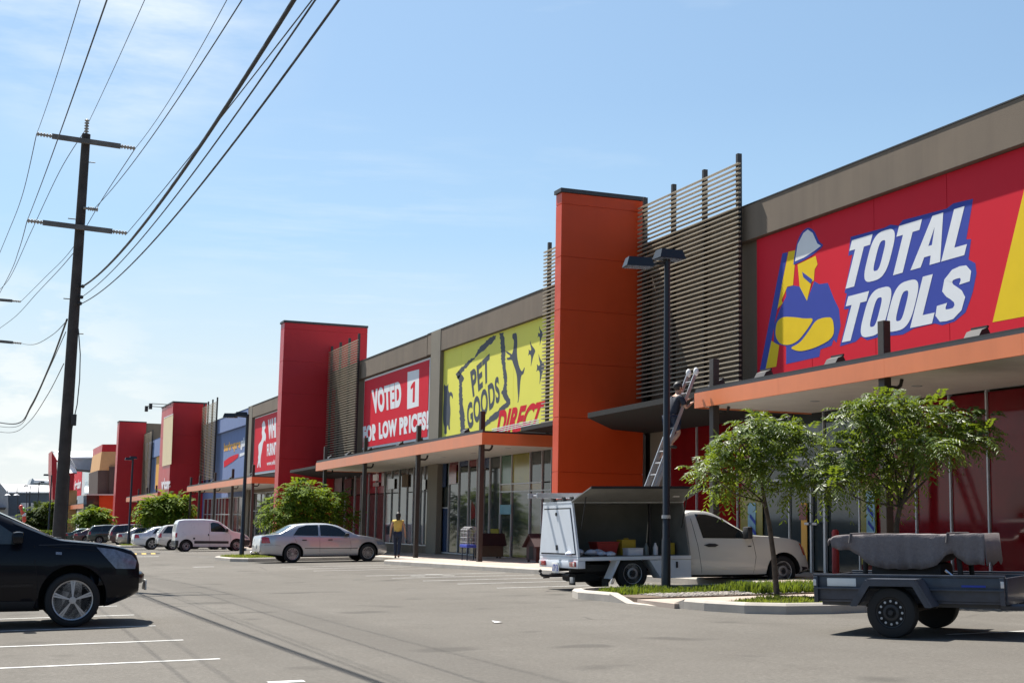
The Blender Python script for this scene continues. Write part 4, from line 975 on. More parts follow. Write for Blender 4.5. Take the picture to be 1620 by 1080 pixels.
# ------------------------------------------------------------------ trees
def frond(b, p, d, L, droop, nl, lw, ll):
    """a drooping pinnate leaf: a rachis with paired leaflets"""
    d = d.normalized(); s = d.cross(Vector((0, 0, 1)))
    s = s.normalized() if s.length > .05 else Vector((1, 0, 0))
    for k in range(1, nl + 1):
        f = k / nl; q = p + d * L * f + Vector((0, 0, -droop * f * f * L)); t = (d + Vector((0, 0, -2 * droop * f))).normalized()
        for sg in (-1, 1):
            o = (s * sg + t * .7 + Vector((0, 0, -.35 + random.uniform(-.25, .25)))).normalized(); wv = t * lw * .5
            e = q + o * ll * random.uniform(.75, 1.15); m_ = q + o * ll * .5 + Vector((0, 0, -.01))
            b.add([q, m_ + wv, e, m_ - wv], [(0, 1, 2, 3)])
def tree(base, blobs, label, trunk, leaf='leaf', nf=520, L=.34, nl=6, lw=.035, ll=.10, seed=1, grp='small street trees in the car park', limbs=True):
    """trunk: list of (x,y,z,r) world points; blobs: (centre, radii, weight)"""
    random.seed(seed)
    t = thing('street_tree', label, 'tree', base, grp)
    b = MB(); b.tube([p[:3] for p in trunk], [p[3] for p in trunk], 10)
    tops = Vector(trunk[-1][:3])
    for i, (c, r, wgt) in enumerate(blobs):
        c = Vector(c); k = random.randint(max(1, len(trunk) // 2), len(trunk) - 1); s = Vector(trunk[k][:3]); r0 = trunk[k][3] * .62
        mid = s.lerp(c, .5) + Vector((random.uniform(-.05, .05), 0, random.uniform(-.12, .02))); b.tube([s, s.lerp(mid, .5), mid, c], [r0, r0 * .75, r0 * .5, r0 * .2], 6)
        for j in range(5):
            e = c + Vector((random.gauss(0, .55) * r[0], random.gauss(0, .55) * r[1], random.uniform(-.2, .7) * r[2])); b.tube([c.lerp(s, .25), c.lerp(e, .5), e], [r0 * .3, r0 * .2, r0 * .07], 5)
    b.build('trunk', 'bark', t, smooth=60)
    b = MB(); tot = sum(q[2] for q in blobs)
    for c, r, wgt in blobs:
        c = Vector(c)
        for k in range(int(nf * wgt / tot)):
            while True:
                u = Vector((random.uniform(-1, 1), random.uniform(-1, 1), random.uniform(-1, 1)))
                if .12 < u.length < 1: break
            u = u * (.55 + .45 * random.random()) if u.length < .6 else u
            p = c + Vector((u.x * r[0], u.y * r[1], u.z * r[2])); d = Vector((u.x, u.y, u.z * .5 + .25)) + Vector((random.gauss(0, .35), random.gauss(0, .35), random.gauss(0, .25)))
            frond(b, p, d, L * random.uniform(.7, 1.25), random.uniform(.25, .8), nl, lw, ll)
    b.build('crown', leaf, t); return t
def blobpx(Y, lst, seed):                                        # crown lobes: (px, py, rx px, ry px, weight), spread in depth about Y
    random.seed(seed); out = []
    for (x, y, rx, ry, wgt) in lst:
        yy = Y + random.uniform(-.55, .55); c = onY(x, y, yy); s = yy / F * 1.0; out.append((c, (rx * s, max(rx * s * .8, .3), ry * s), wgt))
    return out
Y1 = 19.6
tb = onY(1230, 922, Y1); tb.z = G(tb.x, Y1) + .09
tr = [(tb.x, Y1, tb.z - .1, .05)] + [(*onY(x, y, Y1), r) for x, y, r in ((1224, 880, .042), (1217, 830, .037), (1210, 795, .033), (1206, 770, .027), (1205, 740, .018))]
tree(tuple(tb), blobpx(Y1, [(1175, 702, 44, 24, 1.2), (1215, 684, 54, 22, 1.4), (1252, 697, 40, 20, 1.1), (1134, 735, 26, 13, .55), (1170, 745, 42, 24, 1.0), (1225, 738, 46, 24, 1.1), (1258, 768, 30, 16, .6), (1145, 772, 34, 14, .45), (1205, 668, 36, 10, .4), (1114, 745, 15, 7, .2), (1280, 735, 16, 16, .3), (1275, 684, 14, 9, .2)], 3), 'slender street tree in front of the white ute cab', tr, nf=540, L=.33, lw=.046, ll=.115, seed=11)
Y2 = 18.4
tb = Vector((onY(1424, 930, Y2).x, Y2, 0)); tb.z = G(tb.x, Y2) + .09
tr = [(tb.x, Y2, tb.z - .1, .055)] + [(*onY(x, y, Y2), r) for x, y, r in ((1420, 880, .048), (1418, 830, .043), (1424, 800, .038), (1438, 770, .03), (1446, 735, .02))]
tree(tuple(tb), blobpx(Y2, [(1365, 665, 52, 30, 1.2), (1410, 650, 55, 28, 1.3), (1465, 660, 60, 30, 1.4), (1520, 675, 48, 26, 1.0), (1350, 715, 45, 28, 1.0), (1400, 705, 55, 34, 1.2), (1455, 705, 55, 30, 1.1), (1505, 700, 45, 22, .8), (1325, 750, 32, 26, .6), (1375, 755, 48, 28, .9), (1430, 745, 40, 26, .5), (1555, 690, 32, 14, .4), (1545, 660, 25, 14, .3), (1395, 635, 30, 12, .3), (1310, 765, 22, 18, .3)], 5), 'broad street tree behind the trailer with spreading crown', tr, nf=1020, L=.33, lw=.046, ll=.115, seed=23)
Y3 = 60.5
tb = onY(482, 884, Y3); tb.z = G(tb.x, Y3) + .1
tree(tuple(tb), blobpx(Y3, [(455, 800, 32, 24, 1.2), (485, 785, 32, 22, 1.2), (515, 795, 34, 22, 1.1), (470, 825, 40, 22, 1), (510, 825, 40, 20, 1), (480, 772, 22, 11, .4), (545, 812, 18, 10, .3), (435, 815, 20, 18, .5)], 7), 'bushy tree behind the silver sedan', [(tb.x, Y3, tb.z - .1, .07), (*onY(484, 850, Y3), .06), (*onY(486, 820, Y3), .045)], leaf='leaf_far', nf=900, L=.55, nl=5, lw=.10, ll=.2, seed=5)
Y4 = 107
tb = onY(262, 850, Y4); tb.z = G(tb.x, Y4) + .1
tree(tuple(tb), blobpx(Y4, [(245, 806, 18, 14, 1), (265, 799, 20, 14, 1.2), (282, 806, 17, 15, 1), (255, 820, 24, 13, 1), (278, 822, 20, 12, .8), (270, 789, 12, 6, .3)], 9), 'bushy tree behind the row of white and silver cars', [(tb.x, Y4, tb.z - .1, .1), (*onY(262, 825, Y4), .07), (*onY(264, 812, Y4), .05)], leaf='leaf_far', nf=700, L=.9, nl=4, lw=.2, ll=.42, seed=6)
Y5 = 150
tb = onY(146, 850, Y5); tb.z = G(tb.x, Y5)
tree(tuple(tb), blobpx(Y5, [(138, 822, 11, 9, 1), (152, 815, 12, 11, 1), (160, 822, 9, 9, .8), (146, 828, 14, 8, .8)], 4), 'small tree in front of the low orange wall', [(tb.x, Y5, tb.z - .1, .1), (*onY(147, 830, Y5), .07), (*onY(150, 820, Y5), .05)], leaf='leaf_far', nf=420, L=1.0, nl=4, lw=.25, ll=.5, seed=8)
Y6 = 165
tb = onY(72, 855, Y6); tb.z = G(tb.x, Y6)
tree(tuple(tb), blobpx(Y6, [(50, 825, 12, 11, 1), (66, 814, 13, 12, 1), (78, 808, 12, 12, 1), (60, 835, 18, 10, 1), (84, 824, 10, 14, 1)], 2), 'dark green tree left of the power pole', [(tb.x, Y6, tb.z - .1, .12), (*onY(70, 835, Y6), .09), (*onY(70, 820, Y6), .05)], leaf='leaf_dark', nf=620, L=1.1, nl=4, lw=.3, ll=.55, seed=18)
t = thing('hedge', 'clipped dark hedge left of the power pole', 'hedge', tuple(onY(66, 855, 140)))
b = MB(); random.seed(4)
a = onY(46, 838, 140); c = onY(96, 851, 140)
for k in range(2600):
    p = Vector((random.uniform(a.x, c.x), 140 + random.uniform(-.5, .7), random.uniform(c.z - .7, a.z))); d = Vector((random.gauss(0, 1), random.gauss(0, 1), random.gauss(0, 1))).normalized(); s = d.orthogonal().normalized() * .07
    b.add([p - s, p + d * .1, p + s, p - d * .1], [(0, 1, 2, 3)])
b.build('foliage', 'leaf_dark', t)
# ------------------------------------------------------------------ vehicles (local frame: x forward, y left, z up, origin on the ground under the rear axle)
def lin(tab, x):
    if x <= tab[0][0]: return tab[0][1]
    for (a, u), (b, v) in zip(tab, tab[1:]):
        if x <= b: return u + (v - u) * (x - a) / (b - a) if b > a else v
    return tab[-1][1]
def smooth_lin(tab, x, w=.05): return sum(lin(tab, x + d * w) for d in (-1.5, -.75, 0, .75, 1.5)) / 5
def veh_mat(X, Y, yaw=0.):
    """nose toward the shops (+X), standing on the sloping ground"""
    n = GN; fx = Vector((math.cos(yaw), math.sin(yaw), 0)); fx = (fx - n * fx.dot(n)).normalized(); ly = n.cross(fx)
    m = Matrix.Identity(4)
    for i in range(3): m[i][0] = fx[i]; m[i][1] = ly[i]; m[i][2] = n[i]; m[i][3] = (X, Y, G(X, Y))[i]
    return m
def body_mesh(top, belt, bot, wid, arches, tumble=.36, nst=90, w0=.04, flare=0.):
    xa, xb = top[0][0], top[-1][0]; xs = [xa + (xb - xa) * (.5 - .5 * math.cos(math.pi * i / nst)) * .35 + (xb - xa) * i / nst * .65 for i in range(nst + 1)]
    V = []; NP = 0
    for i, x in enumerate(xs):
        sm = w0 if 3 < i < nst - 3 else .008
        zt = smooth_lin(top, x, sm); zb_ = min(smooth_lin(belt, x, sm), zt - .012); z0 = smooth_lin(bot, x, .03); w_ = smooth_lin(wid, x, .03)
        h = zb_ - z0; hc = zt - zb_; wb = w_ * .955; wr = max(wb - tumble * hc, wb * .35)
        P_ = [(0, z0), (w_ * .82, z0), (w_ * .95, z0 + min(.05, h * .1)), (w_ * .992, z0 + h * .22), (w_, z0 + h * .5), (w_ * .995, z0 + h * .72), (w_ * .985, z0 + h * .88), (wb, zb_)]
        for f in (.3, .6, .86): P_.append((wb + (wr - wb) * f - .015 * math.sin(f * 3.1) * -1 * min(1, hc), zb_ + hc * f * .97))
        P_ += [(wr * .955 if hc > .15 else wb * .93, zb_ + hc * .955), (wr * .86 if hc > .15 else wb * .8, zt - .008), (wr * .5, zt + .006), (0, zt + .012)]
        NP = len(P_); V.append([(x, y, z) for y, z in P_])
    b = MB(); n = len(xs); ring_ = NP * 2 - 2
    for st in V:
        full = st + [(x, -y, z) for x, y, z in st[-2:0:-1]]
        b.v += [Vector(p) for p in full]
    for i in range(n - 1):
        for j in range(ring_):
            k = (j + 1) % ring_; b.f.append([i * ring_ + j, i * ring_ + k, (i + 1) * ring_ + k, (i + 1) * ring_ + j]); b.m.append(0)
    b.f.append(list(range(ring_))[::-1]); b.f.append([(n - 1) * ring_ + j for j in range(ring_)]); b.m += [0, 0]
    me = bpy.data.meshes.new('tmp'); me.from_pydata(b.v, [], b.f); me.update()
    bm = bmesh.new(); bm.from_mesh(me); bmesh.ops.recalc_face_normals(bm, faces=bm.faces); bm.to_mesh(me); bm.free()
    if not arches: return me
    ob = bpy.data.objects.new('tmp', me); col.objects.link(ob); cut = []
    for (ax, az, ar) in arches:
        for s in (-1, 1):
            c = MB(); c.lathe([(0, ar), (.42, ar)], (ax, s * (max(q[1] for q in wid) + .06), az), (0, -s, 0), 40)
            cm = bpy.data.meshes.new('c'); cm.from_pydata(c.v, [], c.f); cm.update()
            bm = bmesh.new(); bm.from_mesh(cm); bmesh.ops.recalc_face_normals(bm, faces=bm.faces); bm.to_mesh(cm); bm.free()
            co_ = bpy.data.objects.new('c', cm); col.objects.link(co_); cut.append(co_)
            md = ob.modifiers.new('b', 'BOOLEAN'); md.operation = 'DIFFERENCE'; md.solver = 'EXACT'; md.object = co_
    dg = bpy.context.evaluated_depsgraph_get(); dg.update()
    out = bpy.data.meshes.new_from_object(ob.evaluated_get(dg))
    for o_ in cut + [ob]: bpy.data.objects.remove(o_)
    return out
class Car:
    def __init__(s, name, label, cat, mat, paintm, spec, arches=(), group=None, lower=None):
        s.t = thing(name, label, cat, (0, 0, 0), group); s.t.matrix_world = mat; ROOT[s.t.name] = Vector((0, 0, 0)); s.spec = spec
        me = body_mesh(arches=arches, **spec); me.name = 'body'
        s.me = me; me.materials.clear(); me.materials.append(MAT[paintm]); me.materials.append(MAT['rubber_dark']); me.materials.append(MAT[lower or 'plastic'])
        wmax = max(q[1] for q in spec['wid'])
        for p in me.polygons:
            c = p.center
            p.material_index = 0
            for (ax, az, ar) in arches:
                if (c.x - ax) ** 2 + (c.z - az) ** 2 < (ar + .004) ** 2 and (abs(p.normal.y) > .9 and abs(c.y) < wmax - .2 or abs(p.normal.y) < .2 and abs(c.y) > wmax - .45 and (c.x - ax) ** 2 + (c.z - az) ** 2 > (ar * .93) ** 2): p.material_index = 1
            if abs(p.normal.z) > .9 and p.normal.z < 0 and c.z < .45: p.material_index = 1
        me.polygons.foreach_set('use_smooth', [True] * len(me.polygons)); me.set_sharp_from_angle(angle=R_(32)); me.update()
        s.body = bpy.data.objects.new('body', me); col.objects.link(s.body); s.body.parent = s.t; ROOT[s.body.name] = Vector((0, 0, 0))
        bm = bmesh.new(); bm.from_mesh(me); s.bvh = BVHTree.FromBMesh(bm); bm.free()
    def proj(s, poly, kind, off=.006, step=.07):
        V, Fc = fillpoly(poly, step); out = []; last = None
        for (a, c) in V:
            if kind == 'side': o, d = Vector((a, -4, c)), Vector((0, 1, 0))
            elif kind == 'front': o, d = Vector((8, a, c)), Vector((-1, 0, 0))
            elif kind == 'rear': o, d = Vector((-8, a, c)), Vector((1, 0, 0))
            else: o, d = Vector((a, c, 5)), Vector((0, 0, -1))
            h, nrm, _i, _d = s.bvh.ray_cast(o, d)
            if h is None:
                h, nrm, _i, _d = s.bvh.find_nearest(o + d * (o - (last or Vector((0, 0, .6)))).dot(-d) if last else o)
            last = h; out.append(h + nrm * off)
        return out, Fc
    def patch(s, name, poly, kind, mt_, off=.006, step=.07, both=True, parent=None, thick=.0):
        v, f = s.proj(poly, kind, off, step); res = []
        for sg in ((1, -1) if kind == 'side' and both else (1,)):
            b = MB(); b.add([(p.x, p.y * sg, p.z) for p in v], f if (sg == 1) else [q[::-1] for q in f]); res.append(b.build(name, mt_, parent or s.t, smooth=50, local=True))
        return res[0]
    def line(s, name, pts, kind='side', wd=.008, mt_='rubber_dark', off=.004):
        pl = []; up = []; dn = []
        for i, p in enumerate(pts):
            a = Vector(pts[max(i - 1, 0)]); c = Vector(pts[min(i + 1, len(pts) - 1)]); d = (c - a).normalized(); n_ = Vector((-d.y, d.x)) * wd / 2
            up.append(tuple(Vector(p) + n_)); dn.append(tuple(Vector(p) - n_))
        s.patch(name, up + dn[::-1], kind, mt_, off, .12)
    def box(s, name, x0, x1, y0, y1, z0, z1, mt_, bev=.01, parent=None): return MB().bbox(x0, x1, y0, y1, z0, z1, bev).build(name, mt_, parent or s.t, smooth=40, local=True)
    def wheels(s, xs_, yoff, r, wd, rim_r, style, rimm):
        for x in xs_:
            for sg in (-1, 1): wheel(s.t, (x, sg * yoff, r), r, wd, rim_r, style, rimm, sg)
def wheel(par, c, r, wd, rr, style, rimm, sg):
    o = (0, sg, 0); b = MB(); h = wd / 2; c = Vector(c)
    prof = [(-h, rr * .9), (-h, r * .86), (-h * .86, r * .965), (-h * .6, r), (h * .6, r), (h * .86, r * .965), (h, r * .86), (h * .96, rr * 1.04), (h * .80, rr)]
    b.lathe(prof, c, o, 40)
    wo = b.build('wheel', 'rubber', par, smooth=35, local=True)
    q = MB(); q.lathe([(h * .80, rr), (h * .90, rr * .985), (h * .86, rr * .93), (h * .2, rr * .88)], c, o, 40)
    u0 = Vector((1, 0, 0)); v0 = Vector((0, 0, 1)); nn = Vector(o)
    def P_(rad, ang, hh): return c + nn * hh + (u0 * math.cos(ang) + v0 * math.sin(ang)) * rad
    if style[0] == 's':                                          # alloy spokes
        n = int(style[1:]); dk = MB().lathe([(h * .24, rr * .86), (h * .26, .04)], c, o, 32); dk.build('brake_disc', 'rubber_dark', wo, local=True)
        for k in range(n):
            a = 2 * math.pi * k / n + math.pi / 2; w1, w2 = (.16, .13) if n < 8 else (.075, .05)
            for gp in ((-.07, .07) if n < 8 else (0,)):
                aa = a + gp; f = .5 if n < 8 else 1
                q.hexa([P_(rr * .12, aa - w1 * f * 2.6, h * .45), P_(rr * .12, aa + w1 * f * 2.6, h * .45), P_(rr * .95, aa + w2 * f, h * .5), P_(rr * .95, aa - w2 * f, h * .5),
                    P_(rr * .12, aa - w1 * f * 2.2, h * .92), P_(rr * .12, aa + w1 * f * 2.2, h * .92), P_(rr * .96, aa + w2 * f * .8, h * .88), P_(rr * .96, aa - w2 * f * .8, h * .88)])
        q.lathe([(h * .5, rr * .2), (h * .98, rr * .17), (h * .99, .001)], c, o, 20)
    else:                                                        # pressed steel disc with a ring of holes
        q.lathe([(h * .55, rr * .9), (h * .62, rr * .72), (h * .82, rr * .52), (h * .84, rr * .36), (h * .66, rr * .30), (h * .68, .001)], c, o, 32)
        n = int(style[1:]); hb = MB()
        for k in range(n):
            a = 2 * math.pi * k / n; cc = P_(rr * .76, a, h * .66); hb.lathe([(0, rr * .085), (.012, rr * .085), (.013, .001)], cc, o, 10)
        hb.build('rim_hole', 'rubber_dark' if rimm != 'rim_black' else 'galv', wo, local=True)  # on black rims the hole discs are coloured pale to paint in glints
        hb = MB().lathe([(h * .6, rr * .2), (h * 1.02, rr * .17), (h * 1.04, .001)], c, o, 16); hb.build('hub', 'plastic', wo, smooth=30, local=True)
    q.build('rim', rimm, wo, smooth=30, local=True); return wo
def rect(x0, x1, z0, z1): return [(x0, z0), (x1, z0), (x1, z1), (x0, z1)]
def plate(s, x, y, z, txt, par=None, nx=-1, w=.37, h=.13):
    p = s.box('number_plate', x - .006, x + .006, y - w / 2, y + w / 2, z - h / 2, z + h / 2, 'plate', .004, par)
    if txt:
        v, f = seg_text(txt, offset=.02); b = MB(); b.add([(x + nx * .009, y + nx * (u - .5) * w * -.85 * -1, z + (t - .5) * h * .7) for u, t in v], f); b.build('plate_lettering', 'sign_blue', p, local=True)

# ---- black four wheel drive, nose in from the left edge
WB = 2.715
m = veh_mat(onY(116, 953, 19.3).x - WB * 1.07, 19.3 + .98) @ Matrix.Diagonal((1.07, 1.07, 1.07, 1))
rx = Car('parked_car', 'black four wheel drive with five spoke alloys cut off by the left edge', 'car', m, 'car_black', dict(
    top=[(-.98, .62), (-.95, .98), (-.86, 1.12), (-.62, 1.52), (-.3, 1.64), (.4, 1.69), (.95, 1.675), (1.35, 1.61), (1.75, 1.44), (2.2, 1.225), (2.52, 1.07), (2.7, 1.045), (3.0, 1.015), (3.28, .965), (3.42, .925), (3.49, .86), (3.52, .74), (3.60, .655), (3.615, .50), (3.52, .40)],
    belt=[(-.98, .6), (-.9, .97), (0, 1.06), (1.2, 1.03), (2.0, 1.0), (2.5, .985), (2.75, .985), (3.1, .95), (3.35, .885), (3.47, .79), (3.6, .60), (3.62, .45)],
    bot=[(-.98, .42), (-.7, .3), (-.4, .22), (2.3, .20), (3.0, .22), (3.15, .24), (3.4, .33), (3.62, .44)],
    wid=[(-.98, .78), (-.8, .88), (-.3, .92), (2.6, .922), (3.0, .905), (3.25, .87), (3.45, .80), (3.56, .72), (3.62, .64)], tumble=.42),
    arches=[(0, .35, .405), (WB, .35, .405)])
rx.wheels((0, WB), .80, .328, .235, .246, 's5', 'rim')
rx.patch('window', [(.78, 1.04), (2.02, 1.015), (2.10, 1.02), (2.12, 1.06), (1.78, 1.30), (1.45, 1.50), (1.1, 1.575), (.82, 1.59)], 'side', 'car_glass_light')
rx.patch('window', [(-.25, 1.08), (.70, 1.045), (.74, 1.59), (.3, 1.59), (-.15, 1.50)], 'side', 'car_glass')
rx.patch('windscreen', [(-.62, 1.60), (.62, 1.60), (.74, 1.10), (.6, 1.09), (-.6, 1.09), (-.74, 1.10)], 'front', 'car_glass', off=.012)
rx.patch('headlight', [(2.98, .965), (3.2, .935), (3.42, .86), (3.48, .79), (3.46, .69), (3.22, .70)], 'side', 'lamp_glass', off=.008, step=.05)
rx.patch('grille', [(-.42, .66), (.42, .66), (.46, .86), (.3, .90), (-.3, .90), (-.46, .86)], 'front', 'rim_black', off=.015)
b = MB(); arc = [(3.02, -.885), (3.25, -.83), (3.44, -.72), (3.56, -.55), (3.62, -.28), (3.64, 0), (3.62, .28), (3.56, .55), (3.44, .72), (3.25, .83), (3.02, .885)]
for i, (x, y) in enumerate(arc):
    f = min(1, min(i, len(arc) - 1 - i) / 2); b.v += [Vector((x - .08, y * .93, .50)), Vector((x - .015, y, .50)), Vector((x + .012 * f, y, .53)), Vector((x + .014 * f, y, .605)), Vector((x - .02, y * .985, .64)), Vector((x - .10, y * .9, .645))]
for i in range(len(arc) - 1):
    for j in range(6): b.f.append([i * 6 + j, i * 6 + (j + 1) % 6, (i + 1) * 6 + (j + 1) % 6, (i + 1) * 6 + j]); b.m.append(0)
b.build('bumper', 'car_black', rx.t, smooth=50, local=True)
for z in (.71, .77, .83): rx.patch('grille_bar', rect(-.42, .42, z - .008, z + .008), 'front', 'chrome', off=.022)
rx.patch('bumper_intake', rect(-.45, .45, .42, .54), 'front', 'rim_black', off=.006)
rx.patch('side_indicator', [(2.50, .885), (2.57, .88), (2.57, .91), (2.50, .915)], 'side', 'lamp_glass', off=.012, step=.03)
rx.line('door_gap', [(2.30, .26), (2.30, .55), (2.26, .8), (2.25, 1.0)]); rx.line('door_gap', [(.76, .26), (.76, 1.03)]); rx.line('bonnet_gap', [(2.4, .985), (2.8, .945), (3.15, .90)], wd=.006)
rx.line('bonnet_crease', [(2.3, 1.0), (2.7, 1.005), (3.0, .985)], wd=.012, mt_='plastic')
rx.patch('lower_cladding', [(.75, .22), (2.28, .22), (2.28, .33), (.75, .36)], 'side', 'plastic', off=.012)
rx.line('side_moulding', [(.8, .52), (1.6, .52), (2.25, .52)], wd=.05, mt_='car_black', off=.014)
rx.box('number_plate', 3.66, 3.68, -.19, .19, .40, .53, 'plate', .004)
rx.box('mirror', 1.98, 2.12, -1.12, -.90, 1.02, 1.17, 'car_black', .05); rx.box('mirror', 1.98, 2.12, .90, 1.12, 1.02, 1.17, 'car_black', .05)
rx.box('door_handle', .95, 1.15, -.945, -.915, .93, .965, 'chrome', .01)
MB().tube([(2.42, -.30, 1.065), (2.55, 0, 1.085), (2.62, .15, 1.075)], .012, 6).build('wiper', 'plastic', rx.t, local=True)
MB().tube([(2.45, -.02, 1.085), (2.56, .32, 1.075), (2.6, .45, 1.07)], .012, 6).build('wiper', 'plastic', rx.t, local=True)
MB().tube([(1.62, -.80, 1.02), (1.70, -.72, 1.12), (1.68, -.60, 1.16)], .018, 6).build('steering_wheel', 'plastic', rx.t, local=True)
MB().tube([(3.0, -.7, .22), (3.01, -.7, .14)], .018, 6).build('tow_hook', 'plastic', rx.t, local=True)

# ---- silver sedan by the second island
Ys = 50.6
xs0 = onY(463.5, 877, Ys).x; wb = onY(582.7, 877, Ys).x - xs0
k = wb / 2.92
def sc(tab, kx): return [(x * kx, z) for x, z in tab]
SED = dict(
    top=[(-1.22, .62), (-1.20, .80), (-1.17, .96), (-1.08, 1.0), (-.75, 1.025), (-.48, 1.06), (-.2, 1.22), (.12, 1.385), (.5, 1.425), (1.0, 1.435), (1.4, 1.42), (1.8, 1.34), (2.15, 1.17), (2.45, 1.0), (2.9, .93), (3.3, .855), (3.55, .78), (3.66, .70), (3.72, .58), (3.72, .42)],
    belt=[(-1.22, .6), (-1.17, .93), (-.6, .98), (0, .975), (1.2, .94), (2.2, .90), (2.6, .885), (3.2, .82), (3.55, .72), (3.72, .5)],
    bot=[(-1.22, .42), (-1.05, .30), (-.6, .24), (-.3, .2), (2.6, .19), (3.3, .2), (3.55, .24), (3.72, .32)],
    wid=[(-1.22, .74), (-1.1, .84), (-.7, .91), (0, .925), (2.6, .925), (3.2, .90), (3.5, .83), (3.66, .74), (3.72, .66)], tumble=.5)
def scaled(S_, kx, kz=1.): return {a: ([(x * kx, z * (kz if a != 'wid' else 1)) for x, z in b_] if isinstance(b_, list) else b_) for a, b_ in S_.items()}
def sedan(X, Yc, paintm, label, kx=1., kz=1., rims='s16', yaw=0., wheel_r=.325, style_tail='tail_red', S_=SED, detail=True, group='parked cars nosed in to the shops', WB_=2.92):
    c = Car('parked_car', label, 'car', veh_mat(X, Yc, yaw), paintm, scaled(S_, kx, kz), arches=[(0, wheel_r + .01, wheel_r + .065), (WB_ * kx, wheel_r + .01, wheel_r + .065)], group=group)
    c.wheels((0, WB_ * kx), .79, wheel_r, .215, wheel_r * .67, rims, 'rim'); c.kx = kx; c.kz = kz; return c
def sd(c, P_): return [(x * c.kx, z * c.kz) for x, z in P_]
def sedan_detail(c, plate_txt='', glass=True):
    c.patch('window', sd(c, [(.02, .995), (.98, .965), (1.0, 1.36), (.55, 1.355), (.25, 1.27)]), 'side', 'car_glass')
    c.patch('window', sd(c, [(1.07, .965), (1.98, .93), (2.2, .93), (1.85, 1.22), (1.6, 1.325), (1.35, 1.365), (1.07, 1.365)]), 'side', 'car_glass')
    c.patch('rear_window', [(-.56, 1.33 * c.kz), (.56, 1.33 * c.kz), (.66, 1.07 * c.kz), (-.66, 1.07 * c.kz)], 'rear', 'car_glass', off=.012)
    c.patch('windscreen', [(-.58, 1.36 * c.kz), (.58, 1.36 * c.kz), (.7, 1.03 * c.kz), (-.7, 1.03 * c.kz)], 'front', 'car_glass', off=.012)
    c.patch('tail_light', sd(c, [(-1.16, .72), (-.84, .72), (-.90, .92), (-1.05, .95), (-1.15, .93)]), 'side', 'tail_red', off=.008, step=.05)
    for s_ in (-1, 1): c.patch('tail_light', [(s_ * .45, .78 * c.kz), (s_ * .78, .76 * c.kz), (s_ * .78, .88 * c.kz), (s_ * .45, .88 * c.kz)], 'rear', 'tail_white' if c.kx > .9 else 'tail_red', off=.008)
    c.patch('headlight', sd(c, [(3.25, .74), (3.55, .70), (3.62, .66), (3.62, .60), (3.30, .62)]), 'side', 'lamp_glass', off=.008, step=.05)
    c.line('door_gap', sd(c, [(1.03, .25), (1.03, .96)])); c.line('door_gap', sd(c, [(2.22, .25), (2.24, .60), (2.18, .9)])); c.line('door_gap', sd(c, [(.42, .36), (.22, .6), (.02, .97)]))
    c.line('side_moulding', sd(c, [(.45, .52), (1.5, .50), (2.5, .50)]), wd=.022, mt_='plastic', off=.008)
    for x in (.35, 1.35): c.box('door_handle', x * c.kx, (x + .17) * c.kx, -.955, -.93, .80 * c.kz, .835 * c.kz, 'plastic', .01)
    c.box('mirror', 2.0 * c.kx, 2.14 * c.kx, -1.07, -.92, .95 * c.kz, 1.05 * c.kz, 'plastic', .03)
    c.box('mirror', 2.0 * c.kx, 2.14 * c.kx, .92, 1.07, .95 * c.kz, 1.05 * c.kz, 'plastic', .03)
    c.line('rear_bumper_gap', sd(c, [(-1.19, .66), (-.8, .66), (-.45, .62)]))
    plate(c, -1.235 * c.kx, 0, .60 * c.kz, plate_txt)
sed = sedan(xs0, Ys + .9, 'car_silver', 'silver sedan with multi spoke alloys parked beside the grassed island', k, 1.0, 's16', wheel_r=.325)
sedan_detail(sed)
sed.box('tow_bar', -1.36, -1.0, -.03, .03, .30, .36, 'plastic', .01); MB().ball((-1.36, 0, .40), .03).build('tow_ball', 'chrome', sed.t, local=True)

# ---- the row of cars beyond
def rowx(px, Y): return onY(px, 860, Y).x
c = sedan(rowx(241, 89.5), 89.5 + .9, 'car_pearl', 'white saloon with large dark wheeled rear, between lamp post and cream wagon', .92, 1.0, 's5', wheel_r=.345); sedan_detail(c)
c = sedan(rowx(210, 106), 106.6, 'car_champ', 'pale champagne saloon parked directly behind the far lamp post', .90, .99, 's10', wheel_r=.32); sedan_detail(c)
c = sedan(rowx(121, 141), 142, 'car_dkgreen', 'dark green saloon, farthest of the parked row', .90, .99, 's10', wheel_r=.32); sedan_detail(c)
c = sedan(rowx(136, 137.5), 138.4, 'car_maroon', 'dark saloon squeezed between the dark green saloon and the people mover', .90, .99, 's10', wheel_r=.32); sedan_detail(c)
WAG = dict(
    top=[(-.88, .62), (-.87, .85), (-.80, 1.02), (-.55, 1.38), (-.40, 1.46), (.4, 1.52), (1.1, 1.52), (1.5, 1.47), (1.9, 1.28), (2.35, 1.02), (2.8, .95), (3.1, .87), (3.35, .74), (3.42, .58), (3.42, .42)],
    belt=[(-.88, .6), (-.8, .95), (0, .96), (1.2, .94), (2.2, .93), (2.8, .90), (3.2, .79), (3.42, .5)],
    bot=[(-.88, .40), (-.6, .27), (-.3, .2), (2.4, .19), (3.1, .2), (3.42, .32)],
    wid=[(-.88, .76), (-.75, .83), (-.3, .86), (2.4, .86), (3.0, .84), (3.3, .75), (3.42, .64)], tumble=.36)
